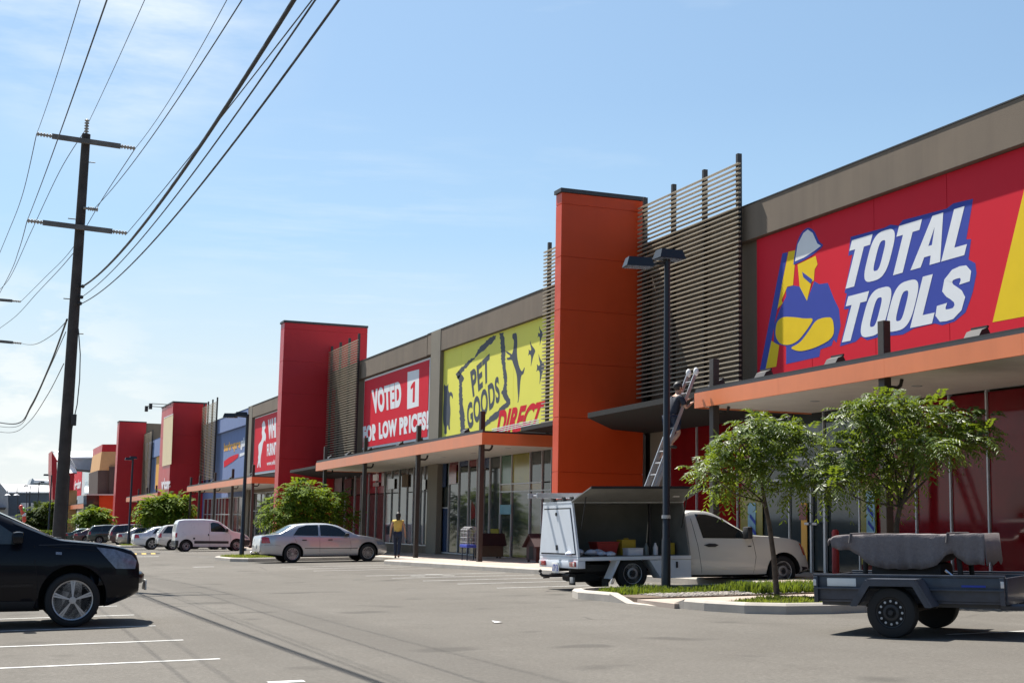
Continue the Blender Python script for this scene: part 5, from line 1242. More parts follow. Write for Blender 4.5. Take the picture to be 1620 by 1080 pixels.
def wagon(px, Y, paintm, label, kx=1., kz=1., rims='s7', wr=.315):
    c = Car('parked_car', label, 'car', veh_mat(rowx(px, Y), Y + .85), paintm, scaled(WAG, kx, kz), arches=[(0, wr + .01, wr + .06), (2.55 * kx, wr + .01, wr + .06)], group='parked cars nosed in to the shops')
    c.wheels((0, 2.55 * kx), .73, wr, .2, wr * .66, rims, 'rim'); c.kx = kx; c.kz = kz
    c.patch('window', sd(c, [(-.62, 1.0), (.15, .985), (.18, 1.44), (-.3, 1.42)]), 'side', 'car_glass'); c.patch('window', sd(c, [(.23, .985), (1.1, .97), (1.1, 1.45), (.23, 1.445)]), 'side', 'car_glass')
    c.patch('window', sd(c, [(1.17, .97), (2.1, .96), (1.75, 1.28), (1.45, 1.42), (1.17, 1.45)]), 'side', 'car_glass')
    c.patch('rear_window', [(-.58, 1.36 * kz), (.58, 1.36 * kz), (.66, 1.02 * kz), (-.66, 1.02 * kz)], 'rear', 'car_glass', off=.012)
    c.patch('windscreen', [(-.58, 1.42 * kz), (.58, 1.42 * kz), (.7, 1.06 * kz), (-.7, 1.06 * kz)], 'front', 'car_glass', off=.012)
    c.patch('tail_light', sd(c, [(-.84, .75), (-.68, .75), (-.68, 1.0), (-.76, 1.0)]), 'side', 'tail_red', off=.008, step=.05)
    for s_ in (-1, 1): c.patch('tail_light', [(s_ * .58, .75 * kz), (s_ * .74, .75 * kz), (s_ * .74, .98 * kz), (s_ * .58, .98 * kz)], 'rear', 'tail_red', off=.008)
    c.line('door_gap', sd(c, [(1.13, .25), (1.13, .96)])); c.line('rear_bumper_gap', sd(c, [(-.86, .60), (-.5, .60)]))
    plate(c, -.9 * kx, 0, .68 * kz, ''); return c
wagon(274, 86, 'car_cream', 'white wagon half hidden behind the white van', 1., 1.02)
wagon(192, 112, 'car_maroon', 'dark maroon wagon showing its roof behind the champagne saloon', 1., 1.1)
wagon(157, 131, 'car_green', 'dark green people mover with pale wheels', 1.12, 1.12, wr=.33)

# ---- white van
Yv = 79.5
xv = onY(294.6, 866, Yv).x; kv = (onY(374.6, 866, Yv).x - xv) / 2.69
van = Car('parked_van', 'white panel van with black lower cladding nosed toward the shops', 'van', veh_mat(xv, Yv + .85), 'car_white', scaled(dict(
    top=[(-.58, .5), (-.57, .85), (-.55, 1.2), (-.47, 1.66), (-.38, 1.76), (-.1, 1.80), (.9, 1.80), (1.4, 1.77), (1.75, 1.68), (2.05, 1.46), (2.35, 1.20), (2.5, 1.11), (2.9, 1.02), (3.15, .94), (3.35, .80), (3.45, .66), (3.48, .50), (3.46, .38)],
    belt=[(-.58, .48), (-.55, 1.0), (0, 1.06), (1.5, 1.06), (2.3, 1.04), (2.7, .97), (3.1, .87), (3.4, .66), (3.48, .44)],
    bot=[(-.58, .32), (-.4, .24), (2.2, .19), (3.1, .2), (3.46, .28)],
    wid=[(-.58, .78), (-.4, .84), (0, .86), (2.5, .86), (3.0, .82), (3.3, .73), (3.47, .62)], tumble=.14), kv), arches=[(0, .32, .38), (2.69 * kv, .32, .38)])
van.kx = kv; van.kz = 1
van.wheels((0, 2.69 * kv), .74, .31, .19, .20, 'h8', 'rim_steel')
van.patch('window', sd(van, [(1.30, 1.10), (2.16, 1.07), (2.2, 1.12), (1.90, 1.43), (1.68, 1.58), (1.40, 1.62), (1.28, 1.56)]), 'side', 'car_glass')
van.patch('windscreen', [(-.58, 1.6), (.58, 1.6), (.7, 1.2), (-.7, 1.2)], 'front', 'car_glass', off=.012)
van.patch('side_cladding', sd(van, [(.42, .45), (2.25, .42), (2.25, .56), (.42, .60)]), 'side', 'plastic', off=.012)
van.patch('bumper', sd(van, [(-.57, .30), (-.42, .28), (-.40, .62), (-.57, .64)]), 'side', 'plastic', off=.012)
van.patch('bumper', rect(-.72, .72, .34, .62), 'rear', 'plastic', off=.014)
van.patch('front_cladding', sd(van, [(3.1, .28), (3.42, .32), (3.45, .60), (3.08, .62)]), 'side', 'plastic', off=.012)
van.patch('headlight', sd(van, [(2.98, .84), (3.2, .80), (3.36, .70), (3.3, .66), (3.05, .74)]), 'side', 'lamp_glass', off=.01, step=.05)
van.patch('tail_light', sd(van, [(-.55, .80), (-.48, .80), (-.46, 1.05), (-.54, 1.05)]), 'side', 'tail_red', off=.008, step=.04)
for s_ in (-1, 1): van.patch('tail_light', [(s_ * .66, .78), (s_ * .76, .78), (s_ * .76, 1.04), (s_ * .66, 1.04)], 'rear', 'tail_red', off=.01)
for s_ in (-1, 1): van.patch('rear_window', [(s_ * .06, 1.12), (s_ * .62, 1.12), (s_ * .58, 1.55), (s_ * .06, 1.55)], 'rear', 'car_glass', off=.01)
van.line('door_gap', sd(van, [(1.22, .26), (1.22, 1.64)])); van.line('door_gap', sd(van, [(2.36, .26), (2.36, .9), (2.2, 1.04)])); van.line('rear_door_gap', [(0, .64), (0, 1.7)], 'rear')
van.patch('fuel_cap', sd(van, [(.36, .68), (.46, .68), (.46, .78), (.36, .78)]), 'side', 'plastic', off=.01, step=.04, both=False)
van.patch('door_handle', sd(van, [(1.14, .86), (1.20, .86), (1.20, .98), (1.14, .98)]), 'side', 'plastic', off=.012, step=.04)
van.box('mirror', 2.05 * kv, 2.2 * kv, -1.02, -.84, 1.06, 1.26, 'plastic', .03)
# ------------------------------------------------------------------ white utility with an open service canopy
UY = 24.4; U0 = 12.01; UC = UY + .95
ute = Car('parked_ute', 'white single cab ute with its service canopy lid propped open', 'ute', veh_mat(U0, UC), 'ute_white', dict(
    top=[(1.27, .60), (1.275, 1.40), (1.30, 1.49), (1.45, 1.535), (1.76, 1.53), (1.95, 1.49), (2.19, 1.36), (2.40, 1.22), (2.64, 1.07), (2.76, 1.03), (3.15, 1.01), (3.58, .965), (3.85, .90), (3.93, .83), (3.97, .68), (4.05, .62), (4.07, .48), (4.05, .34)],
    belt=[(1.27, .58), (1.29, .96), (2.6, .945), (2.8, .945), (3.2, .925), (3.7, .87), (3.92, .74), (4.07, .45)],
    bot=[(1.27, .22), (2.8, .20), (3.75, .22), (3.95, .25), (4.07, .30)],
    wid=[(1.27, .83), (1.6, .86), (2.7, .87), (3.5, .868), (3.85, .85), (3.99, .82), (4.07, .77)], tumble=.30, w0=.018), arches=[(3.43, .28, .40)], group=None)
ute.wheels((3.43,), .74, .305, .20, .20, 'h10', 'rim_steel'); ute.wheels((.02,), .78, .325, .20, .20, 'h10', 'rim_steel')
ute.patch('window', [(1.61, .985), (2.57, .965), (2.50, 1.12), (2.20, 1.28), (1.98, 1.395), (1.76, 1.45), (1.52, 1.46)], 'side', 'car_glass', step=.05)
ute.patch('windscreen', [(-.6, 1.44), (.6, 1.44), (.72, 1.06), (-.72, 1.06)], 'front', 'car_glass', off=.012)
ute.patch('headlight', [(3.83, .86), (3.92, .82), (3.975, .68), (3.99, .60), (3.90, .62)], 'side', 'indicator', off=.008, step=.04)
ute.patch('bumper', [(3.78, .24), (4.02, .26), (4.06, .36), (3.78, .40)], 'side', 'plastic', off=.012)
ute.patch('grille', rect(-.5, .5, .62, .78), 'front', 'plastic', off=.012)
ute.line('door_gap', [(1.40, 1.48), (1.46, .98), (1.56, .26), (2.72, .25), (2.78, .6), (2.72, .97)], wd=.010); ute.line('side_moulding', [(1.58, .39), (2.2, .385), (2.76, .38)], wd=.02, mt_='ute_white', off=.012)
ute.patch('door_handle', [(1.60, .845), (1.72, .875), (1.86, .87), (1.94, .845), (1.86, .81), (1.70, .81)], 'side', 'plastic', off=.014, step=.05)
ute.patch('side_indicator', [(2.60, .80), (2.68, .80), (2.68, .82), (2.60, .82)], 'side', 'plastic', off=.012, step=.03)
for sg in (-1, 1): ute.box('mirror', 2.50, 2.62, min(sg * .84, sg * 1.05), max(sg * .84, sg * 1.05), .96, 1.20, 'plastic', .03)
MB().tube([(2.15, -.45, 1.0), (2.2, -.33, 1.09), (2.17, -.22, 1.02)], .02, 6).build('steering_wheel', 'plastic', ute.t, local=True)
# chassis, tray and canopy
ux = lambda name, x0, x1, y0, y1, z0, z1, mt_, bev=.008: ute.box(name, x0, x1, y0, y1, z0, z1, mt_, bev)
ux('tray', -1.17, 1.265, -.95, .97, .585, .655, 'canopy_white')
for y in (-.38, .38): ux('chassis_rail', -1.1, 1.4, y - .05, y + .05, .36, .50, 'plastic')
ux('axle', -.04, .08, -.7, .7, .21, .33, 'plastic', .03); ux('fuel_tank', -.75, -.2, -.3, .35, .28, .48, 'plastic', .03); ux('spare_wheel', -.98, -.42, -.36, .36, .16, .34, 'rubber', .1)
ux('rear_apron', -1.18, -1.02, -.95, .97, .44, .582, 'canopy_white')
def box_side(sg):
    b = MB(); b.prism([(.36, sg * .93, .58), (1.265, sg * .93, .58), (1.265, sg * .93, .225), (.60, sg * .93, .225)], (0, -sg * .35, 0)).build('tool_locker', 'canopy_white', ute.t, local=True)
    ute.box('locker_latch', .93, .97, min(sg * .93, sg * .95), max(sg * .93, sg * .95), .42, .54, 'plastic', .004)
    b = MB(); b.prism([(-.50, sg * .93, .235), (-.46, sg * .93, .235), (-.27, sg * .93, .58), (-.33, sg * .93, .58)], (0, -sg * .28, 0)).build('mudguard', 'canopy_white', ute.t, local=True)
    ute.box('mud_flap', -.55, -.52, min(sg * .66, sg * .92), max(sg * .66, sg * .92), .06, .24, 'rubber', .004)
for sg in (-1, 1): box_side(sg)
def cwall(x0, x1, name):                                         # end walls of the canopy
    MB().prism([(x0, -.95, .66), (x0, .97, .66), (x0, .74, 1.69), (x0, -.70, 1.69)], (x1 - x0, 0, 0)).build(name, 'canopy_white', ute.t, local=True)
cwall(-1.17, -1.13, 'canopy_rear_wall')
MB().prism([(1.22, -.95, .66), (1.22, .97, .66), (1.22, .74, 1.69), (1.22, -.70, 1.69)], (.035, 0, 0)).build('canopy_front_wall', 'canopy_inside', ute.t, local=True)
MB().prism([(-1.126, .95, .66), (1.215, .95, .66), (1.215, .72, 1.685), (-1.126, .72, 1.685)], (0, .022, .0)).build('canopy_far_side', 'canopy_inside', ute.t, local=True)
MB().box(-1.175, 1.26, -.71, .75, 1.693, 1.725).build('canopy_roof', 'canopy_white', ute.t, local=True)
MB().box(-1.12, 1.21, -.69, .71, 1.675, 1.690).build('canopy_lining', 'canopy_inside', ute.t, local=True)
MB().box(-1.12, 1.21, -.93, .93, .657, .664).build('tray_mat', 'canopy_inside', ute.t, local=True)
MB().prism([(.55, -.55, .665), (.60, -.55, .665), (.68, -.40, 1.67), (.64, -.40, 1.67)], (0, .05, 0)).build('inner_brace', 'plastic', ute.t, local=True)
# rear door of the canopy: dark seal, inner panel, lock and latch
fr = lambda s, x: [(x, -.88 * s + .01, .70 + .0 * s), (x, .90 * s + .01, .70), (x, .69 * s + .015, 1.64), (x, -.655 * s + .015, 1.64)]
MB().prism([(-1.176, -.86, .70), (-1.176, .88, .70), (-1.176, .69, 1.60), (-1.176, -.64, 1.60)], (.005, 0, 0)).build('door_seal', 'rubber', ute.t, local=True)
rd = MB().prism([(-1.188, -.835, .725), (-1.188, .855, .725), (-1.188, .67, 1.575), (-1.188, -.62, 1.575)], (.011, 0, 0)).build('rear_door', 'canopy_white', ute.t, local=True)
MB().lathe([(0, .035), (.015, .035), (.02, .001)], (-1.189, .03, 1.48), (-1, 0, 0), 14).build('door_lock', 'plastic', rd, local=True); ute.box('door_latch', -1.20, -1.189, -.02, .07, .78, .88, 'plastic', .004, rd)
# raised lid with gas struts
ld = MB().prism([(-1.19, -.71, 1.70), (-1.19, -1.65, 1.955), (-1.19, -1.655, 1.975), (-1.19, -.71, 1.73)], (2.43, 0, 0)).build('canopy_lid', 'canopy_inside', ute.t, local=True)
MB().prism([(-1.192, -1.64, 1.935), (-1.192, -1.67, 1.935), (-1.192, -1.67, 1.985), (-1.192, -1.64, 1.985)], (2.434, 0, 0)).build('lid_lip', 'rubber', ld, local=True)
ute.box('interior_lamp', .82, .95, -1.12, -1.05, 1.79, 1.815, 'box_white', .005, ld)
for x in (-1.05, 1.12): MB().tube([(x, -.86, 1.2), (x, -1.1, 1.79)], .012, 6).build('gas_strut', 'plastic', ute.t, local=True)
for sg, mt2 in ((-1, 1), (1, 1)):
    l = ute.box('tail_light', -1.215, -1.181, min(sg * .62, sg * .88), max(sg * .62, sg * .88), .475, .57, 'tail_red', .006)
    ute.box('reverse_lens', -1.22, -1.214, min(sg * .80, sg * .875), max(sg * .80, sg * .875), .485, .56, 'tail_white', .004, l)
plate(ute, -1.215, .05, .44, 'UTP 76', w=.34, h=.20)
# tow bar
b = MB(); b.box(-1.35, -.9, -.05, .05, .26, .33); b.tube([(-1.12, -.45, .30), (-1.12, .45, .30)], .035, 8); b.tube([(-1.35, 0, .29), (-1.52, 0, .30), (-1.56, 0, .34)], .03, 8); b.ball((-1.56, 0, .385), .035); b.tube([(-1.3, .15, .26), (-1.42, .2, .25)], .02, 6)
b.build('tow_bar', 'grease', ute.t, local=True); ute.box('tow_tag', -1.16, -1.12, -.66, -.52, .16, .27, 'galv', .004)
# aluminium ladder and rack on the canopy roof
t = thing('roof_ladder', 'aluminium ladder lying on the roof of the white ute canopy', 'ladder', (0, 0, 0)); t.matrix_world = veh_mat(U0, UC); ROOT[t.name] = Vector((0, 0, 0))
for y in (.16, .62): MB().bbox(-1.55, .25, y - .03, y + .03, 1.80, 1.90, .008).build('rail', 'alu', t, local=True)
for k in range(7): MB().tube([(-1.45 + k * .27, .19, 1.85), (-1.45 + k * .27, .59, 1.85)], .018, 8).build('rung', 'alu', t, local=True)
for x in (-1.0, .0):
    MB().bbox(x - .03, x + .03, -.6, .7, 1.727, 1.775, .006).build('rack_bar', 'plastic', ute.t, local=True)
    for y in (-.45, -.05, .45): MB().lathe([(-.03, .045), (.03, .045)], (x - .06, y, 1.775), (1, 0, 0), 12).build('rack_roller', 'rubber', ute.t, smooth=30, local=True)
# goods on the tray
UM = veh_mat(U0, UC)
def goods(name, label, cat, build, mt_, grp=None):
    ob = build.build(name, mt_, None, smooth=35); c = Vector((sum(v.co.x for v in ob.data.vertices), sum(v.co.y for v in ob.data.vertices), 0)) / len(ob.data.vertices); c.z = min(v.co.z for v in ob.data.vertices)
    for v in ob.data.vertices: v.co -= c
    m2 = UM.copy(); m2.translation = UM @ c; ob.matrix_world = m2; tag(ob, label, cat, grp); return ob
random.seed(31)
b = MB()
for k in range(26):
    b.ball((-.78 + random.gauss(0, .24), -.60 + random.gauss(0, .08), .70 + random.uniform(0, .06)), random.uniform(.05, .09), (1.3, 1, .6), 7, 5)
goods('drop_sheet', 'crumpled pale blue drop sheet on the ute tray by the tail', 'cloth', b, 'rag')
b = MB(); x0, x1, y0, y1 = -.52, -.05, -.42, -.02; z0 = .666
b.hexa([(x0 + .05, y0 + .04, z0), (x1 - .05, y0 + .04, z0), (x1 - .05, y1 - .04, z0), (x0 + .05, y1 - .04, z0), (x0, y0, z0 + .24), (x1, y0, z0 + .24), (x1, y1, z0 + .24), (x0, y1, z0 + .24)]); b.bbox(x0 - .015, x1 + .015, y0 - .015, y1 + .015, z0 + .243, z0 + .27, .006)
goods('storage_crate', 'red plastic crate on the ute tray behind the drop sheet', 'crate', b, 'crate_red')
b = MB().bbox(.02, .34, -.70, -.44, .666, .79, .006); b.bbox(.015, .345, -.705, -.435, .793, .81, .004)
goods('carton', 'white carton at the front edge of the ute tray', 'box', b, 'box_white')
b = MB().bbox(.04, .34, -.38, -.12, .666, .97, .008); b.bbox(.14, .24, -.27, -.23, .972, 1.0, .006)
goods('tool_case', 'yellow case standing behind the white carton', 'case', b, 'box_yellow')
b = MB().bbox(.98, 1.14, -.52, -.25, .666, .90, .02); b.bbox(1.03, 1.09, -.44, -.33, .902, .94, .01)
goods('jerry_can', 'yellow can right of the lamp post inside the ute canopy', 'can', b, 'box_yellow')
for (x, y, mt_, lb) in ((.45, -.62, 'bottle', 'grey bottle right of the white carton'), (.66, -.6, 'box_white', 'pale bottle half hidden by the lamp post')):
    b = MB().lathe([(0, .05), (.15, .052), (.19, .03), (.21, .02), (.235, .022), (.24, .001)], (x, y, .666), (0, 0, 1), 14); goods('spray_bottle', lb, 'bottle', b, mt_)

# ------------------------------------------------------------------ box trailer with a covered load
TA = R_(-54); TM = veh_mat(9.60, 13.0, TA); tx = Vector((math.cos(TA), math.sin(TA), 0))
TM = veh_mat(9.60 - math.sin(TA) * .80 , 13.0 + math.cos(TA) * .80, TA)
tr_ = Car.__new__(Car); tr_.t = thing('box_trailer', 'dark blue box trailer with a blanket covered load on it', 'trailer', (0, 0, 0)); tr_.t.matrix_world = TM; ROOT[tr_.t.name] = Vector((0, 0, 0))
hw = .66; xa, xb = -.955, 1.18
bx = lambda name, x0, x1, y0, y1, z0, z1, mt_='trailer_blue', bev=.006: tr_.box(name, x0, x1, y0, y1, z0, z1, mt_, bev)
bx('floor', xa, xb, -hw, hw, .385, .405, 'trailer_inside')
for s_ in (-1, 1):
    y0, y1 = (-hw, -hw + .025) if s_ < 0 else (hw - .025, hw)
    p = bx('side_panel', xa, xb, y0, y1, .37, .655)
    yy = -hw - .02 if s_ < 0 else hw - .01
    tr_.box('top_rail', xa - .01, xb + .01, yy, yy + .05, .657, .682, 'trailer_blue', .006, p); tr_.box('crease_rail', xa, xb, yy - .02, yy + .03, .510, .532, 'trailer_blue', .006, p)
    for x in (xa, xb - .05): tr_.box('corner_post', x, x + .05, yy - .012, yy + .034, .36, .656, 'trailer_blue', .006, p)
    b = MB(); Y0_ = -.96 if s_ < 0 else .68; pr = [(-.42, .34), (-.24, .62), (.30, .62), (.46, .34)]
    for (a, c) in zip(pr, pr[1:]):
        d = Vector((c[0] - a[0], 0, c[1] - a[1])).normalized(); n_ = Vector((-d.z, 0, d.x)) * .022
        b.prism([(a[0], Y0_, a[1]), (c[0], Y0_, c[1]), (c[0] + n_.x, Y0_, c[1] + n_.z), (a[0] + n_.x, Y0_, a[1] + n_.z)], (0, .28, 0))
    b.prism([(-.42, Y0_ - .004 if s_ < 0 else Y0_ + .28, .34), (-.24, Y0_ - .004 if s_ < 0 else Y0_ + .28, .62), (.30, Y0_ - .004 if s_ < 0 else Y0_ + .28, .62), (.46, Y0_ - .004 if s_ < 0 else Y0_ + .28, .34), (.40, Y0_ - .004 if s_ < 0 else Y0_ + .28, .34), (.27, Y0_ - .004 if s_ < 0 else Y0_ + .28, .565), (-.21, Y0_ - .004 if s_ < 0 else Y0_ + .28, .565), (-.36, Y0_ - .004 if s_ < 0 else Y0_ + .28, .34)], (0, .004, 0))
    b.build('mudguard', 'trailer_blue', tr_.t, local=True)
    wheel(tr_.t, (0, s_ * .82, .275), .275, .17, .165, 'h12', 'rim_black', s_)
bx('tail_gate', xa - .02, xa + .005, -hw + .03, hw - .03, .37, .655); bx('front_gate', xb - .005, xb + .02, -hw + .03, hw - .03, .37, .655)
bx('axle', -.035, .035, -.75, .75, .24, .31, 'grease'); 
for y in (-.5, .5): bx('leaf_spring', -.4, .4, y - .03, y + .03, .31, .34, 'grease')
for y in (-.45, 0, .45): bx('cross_bearer', xa + .02, xb - .02, y - .03, y + .03, .32, .38)
MB().tube([(xb - .1, -.5, .34), (xb + 1.1, -.03, .34)], .035, 6).build('draw_bar', 'trailer_blue', tr_.t, local=True); MB().tube([(xb - .1, .5, .34), (xb + 1.1, .03, .34)], .035, 6).build('draw_bar', 'trailer_blue', tr_.t, local=True)
bx('coupling', xb + 1.08, xb + 1.3, -.05, .05, .33, .42, 'galv'); MB().tube([(xb + .8, .0, .7), (xb + .8, 0, .12)], .03, 8).build('jockey_stand', 'galv', tr_.t, local=True); MB().lathe([(-.03, .1), (.03, .1)], (xb + .8, 0, .1), (0, 1, 0), 16).build('jockey_wheel', 'rubber', tr_.t, local=True)
bx('maker_plate', -.80, -.46, -hw - .006, -hw - .001, .545, .635, 'plate', .002); bx('reflector', .72, .98, -hw - .006, -hw - .001, .552, .575, 'sign_blue', .002)
for x in (xa, xb - .035): bx('tail_lamp', x, x + .035, -hw - .04, -hw - .026, .55, .62, 'tail_white', .004)
# covered load: furniture under a grey-pink moving blanket
ct = thing('blanket', 'grey pink moving blanket draped over the load on the trailer', 'blanket', (0, 0, 0)); ct.matrix_world = TM; ROOT[ct.name] = Vector((0, 0, 0))
low = [(-.99, .98), (-.90, .955), (-.72, .94), (-.62, .90), (-.50, .80), (-.36, .745), (-.1, .73), (.25, .74), (.38, .79), (.48, .89), (.55, .92), (.61, .86), (.70, .80), (.82, .785), (.955, .79)]
random.seed(12)
def lowz(x): return lin(low, x)
b = MB(); nx = 64; rows = []
prof = [(-1.0, 1.0), (-.995, .75), (-.99, .5), (-.985, .25), (-.975, .08), (-.94, 0.0), (-.80, -.012), (-.5, -.006), (-.2, 0), (.2, 0), (.5, -.006), (.8, -.012), (.94, 0), (.975, .08), (.985, .25), (.99, .5), (.995, .75), (1, 1)]
for i in range(nx + 1):
    x = -.97 + 1.91 * i / nx; xs_ = -.855 + 1.765 * i / nx; e = max(0, -(x + .015) - .80) / .155; row = []
    zt_ = 1.125 - .004 * math.sin(x * 5) - .045 * e ** 3 + .002 * math.sin(x * 23)
    for u, dn in prof:
        lz_ = lowz(x) + .006 * math.sin(x * 31) + (.05 if u > 0 else 0); z = zt_ - (dn if dn > 0 else dn * -1 * .3) * (zt_ - lz_)
        y = u * .36 + (.012 * math.sin(x * 9 + u) + .011 * math.sin(x * 21 + 1.5 * math.sin(x * 7)) + .006 * math.sin(x * 43)) * max(0, dn) ** 1.3 * 1.6 * (1 if u > 0 else -1)
        row.append(Vector((xs_ + .02 * math.sin(z * 15) * e, y, z)))
    rows.append(row)
np_ = len(prof)
for row in rows: b.v += row
for i in range(nx):
    for j in range(np_ - 1): b.f.append([i * np_ + j, (i + 1) * np_ + j, (i + 1) * np_ + j + 1, i * np_ + j + 1]); b.m.append(0)
# end flaps
for i, sx, lz_ in ((0, -1, 1.02), (nx, 1, .80)):
    base_ = len(b.v); r0 = rows[i]; k0 = 4; k1 = np_ - 5
    for j in range(k0, k1 + 1): b.v += [r0[j], Vector((r0[j].x + sx * .02, r0[j].y, lz_ + .03 * math.sin(j * 2.1)))]
    for j in range(k1 - k0): q = base_ + 2 * j; b.f.append([q, q + 1, q + 3, q + 2]); b.m.append(0)
cl_ = b.build('cloth', 'blanket', ct, smooth=60, local=True)
md = cl_.modifiers.new('s', 'SOLIDIFY'); md.thickness = .012
for x in (-.62, .50):
    MB().tube([(x, -.37, 1.03), (x + .01, -.355, 1.13), (x + .04, 0, 1.134), (x + .06, .355, 1.13)], .012, 5).build('tie_strap', 'strap', ct, local=True)
ml = thing('garden_machine', 'dark machine and legs showing under the blanket on the trailer', 'machine', (0, 0, 0)); ml.matrix_world = TM; ROOT[ml.name] = Vector((0, 0, 0))
MB().bbox(-.42, .40, -.26, .26, .42, .80, .06).build('machine_body', 'grease', ml, smooth=40, local=True); MB().bbox(-.74, .78, -.30, .30, 1.06, 1.11, .02).build('table_top', 'grease', ml, local=True)
for x in (-.5, .62):
    for y in (-.24, .24): MB().tube([(x, y, .41), (x * .94, y, 1.06)], .03, 8).build('leg', 'grease', ml, local=True)
for x in (-.42, .42): MB().lathe([(-.05, .12), (.05, .12)], (x, -.3, .53), (0, 1, 0), 18).build('wheel', 'rubber', ml, smooth=30, local=True)
MB().tube([(.45, -.28, .72), (.6, -.3, .60), (.72, -.3, .56)], .016, 6).build('lever', 'chrome', ml, local=True)

# ------------------------------------------------------------------ ladder against the awning
lt = thing('extension_ladder', 'aluminium extension ladder leaning on the end of the tool shop awning', 'ladder', (13.0, 27.1, G(13, 27.1) + .0))
LT = Vector((14.80, 27.1, 3.38)); LB = Vector((12.9, 27.1, G(12.9, 27.1)))
for sg in (-1, 1):
    o_ = Vector((0, sg * .205, 0)); d = (LT - LB).normalized(); n_ = Vector((-d.z, 0, d.x)) * .035; w_ = Vector((0, .016, 0))
    def stile(a, c, off, nm):
        a = a + off; c = c + off; MB().hexa([a - n_ - w_, a + n_ - w_, a + n_ + w_, a - n_ + w_, c - n_ - w_, c + n_ - w_, c + n_ + w_, c - n_ + w_]).build(nm, 'alu', lt)
    stile(LB, LB.lerp(LT, .60), o_, 'lower_stile'); stile(LB.lerp(LT, .30), LT, o_ * .84 + n_ * 1.9 * -1 * -1, 'upper_stile')
    c = LT + o_ * .84 + n_ * 1.9; MB().ball(c, .068, (.9, .8, 1.45)).build('end_pad', 'white_pad', lt, smooth=60)
L = (LT - LB).length; k = 1
while k * .28 < L:
    c = LB + (LT - LB).normalized() * k * .28 + (Vector((0, 0, 0)) if k * .28 < L * .45 else Vector((-(LT - LB).normalized().z, 0, (LT - LB).normalized().x)) * .066)
    MB().tube([c - Vector((0, .19, 0)), c + Vector((0, .19, 0))], .016, 8).build('rung', 'alu', lt); k += 1

# ------------------------------------------------------------------ people
def skinned(name, mt_, par, V, E_, Rr, root=0, sub=2):
    me = bpy.data.meshes.new(name); me.from_pydata(V, E_, []); me.update()
    ob = bpy.data.objects.new('tmp', me); col.objects.link(ob)
    sk = ob.modifiers.new('s', 'SKIN'); sk.use_smooth_shade = True
    if not me.skin_vertices: 
        pass
    for i, d in enumerate(me.skin_vertices[0].data):
        r = Rr[i]; d.radius = r if isinstance(r, tuple) else (r, r); d.use_root = (i == root)
    sb = ob.modifiers.new('u', 'SUBSURF'); sb.levels = sub; sb.render_levels = sub
    dg = bpy.context.evaluated_depsgraph_get(); dg.update()
    out = bpy.data.meshes.new_from_object(ob.evaluated_get(dg)); bpy.data.objects.remove(ob)
    out.name = name; out.materials.clear(); out.materials.append(MAT[mt_]); out.polygons.foreach_set('use_smooth', [True] * len(out.polygons)); out.update()
    o = bpy.data.objects.new(name, out); col.objects.link(o); o.parent = par; ROOT[o.name] = Vector((0, 0, 0)); return o
class G_:
    def __init__(s): s.V = []; s.E = []; s.R = []
    def chain(s, pts, start=None):
        prev = start
        for p, r in pts:
            s.V.append(tuple(p)); s.R.append(r); i = len(s.V) - 1
            if prev is not None: s.E.append((prev, i))
            prev = i
        return prev
def hand(g, wrist_i, w, d, side):
    """palm and five fingers beyond the wrist; d = direction of the forearm, side = thumb direction"""
    w = Vector(w); d = Vector(d).normalized(); t = Vector(side).normalized(); n = d.cross(t).normalized()
    palm = g.chain([(w + d * .035, (.03, .02)), (w + d * .075, (.036, .018))], wrist_i)
    for k, (off, ln) in enumerate(((.030, .072), (.010, .080), (-.010, .074), (-.030, .058))):
        b0 = w + d * .095 + t * off; g.chain([(b0, .0095), (b0 + d * ln * .5 + n * .008, .0088), (b0 + d * ln * .85 + n * .028, .007)], palm)
    b0 = w + d * .04 + t * .035; g.chain([(b0, .012), (b0 + (d * .6 + t).normalized() * .03, .010), (b0 + (d + t * .5).normalized() * .058 + n * .01, .008)], palm - 1)
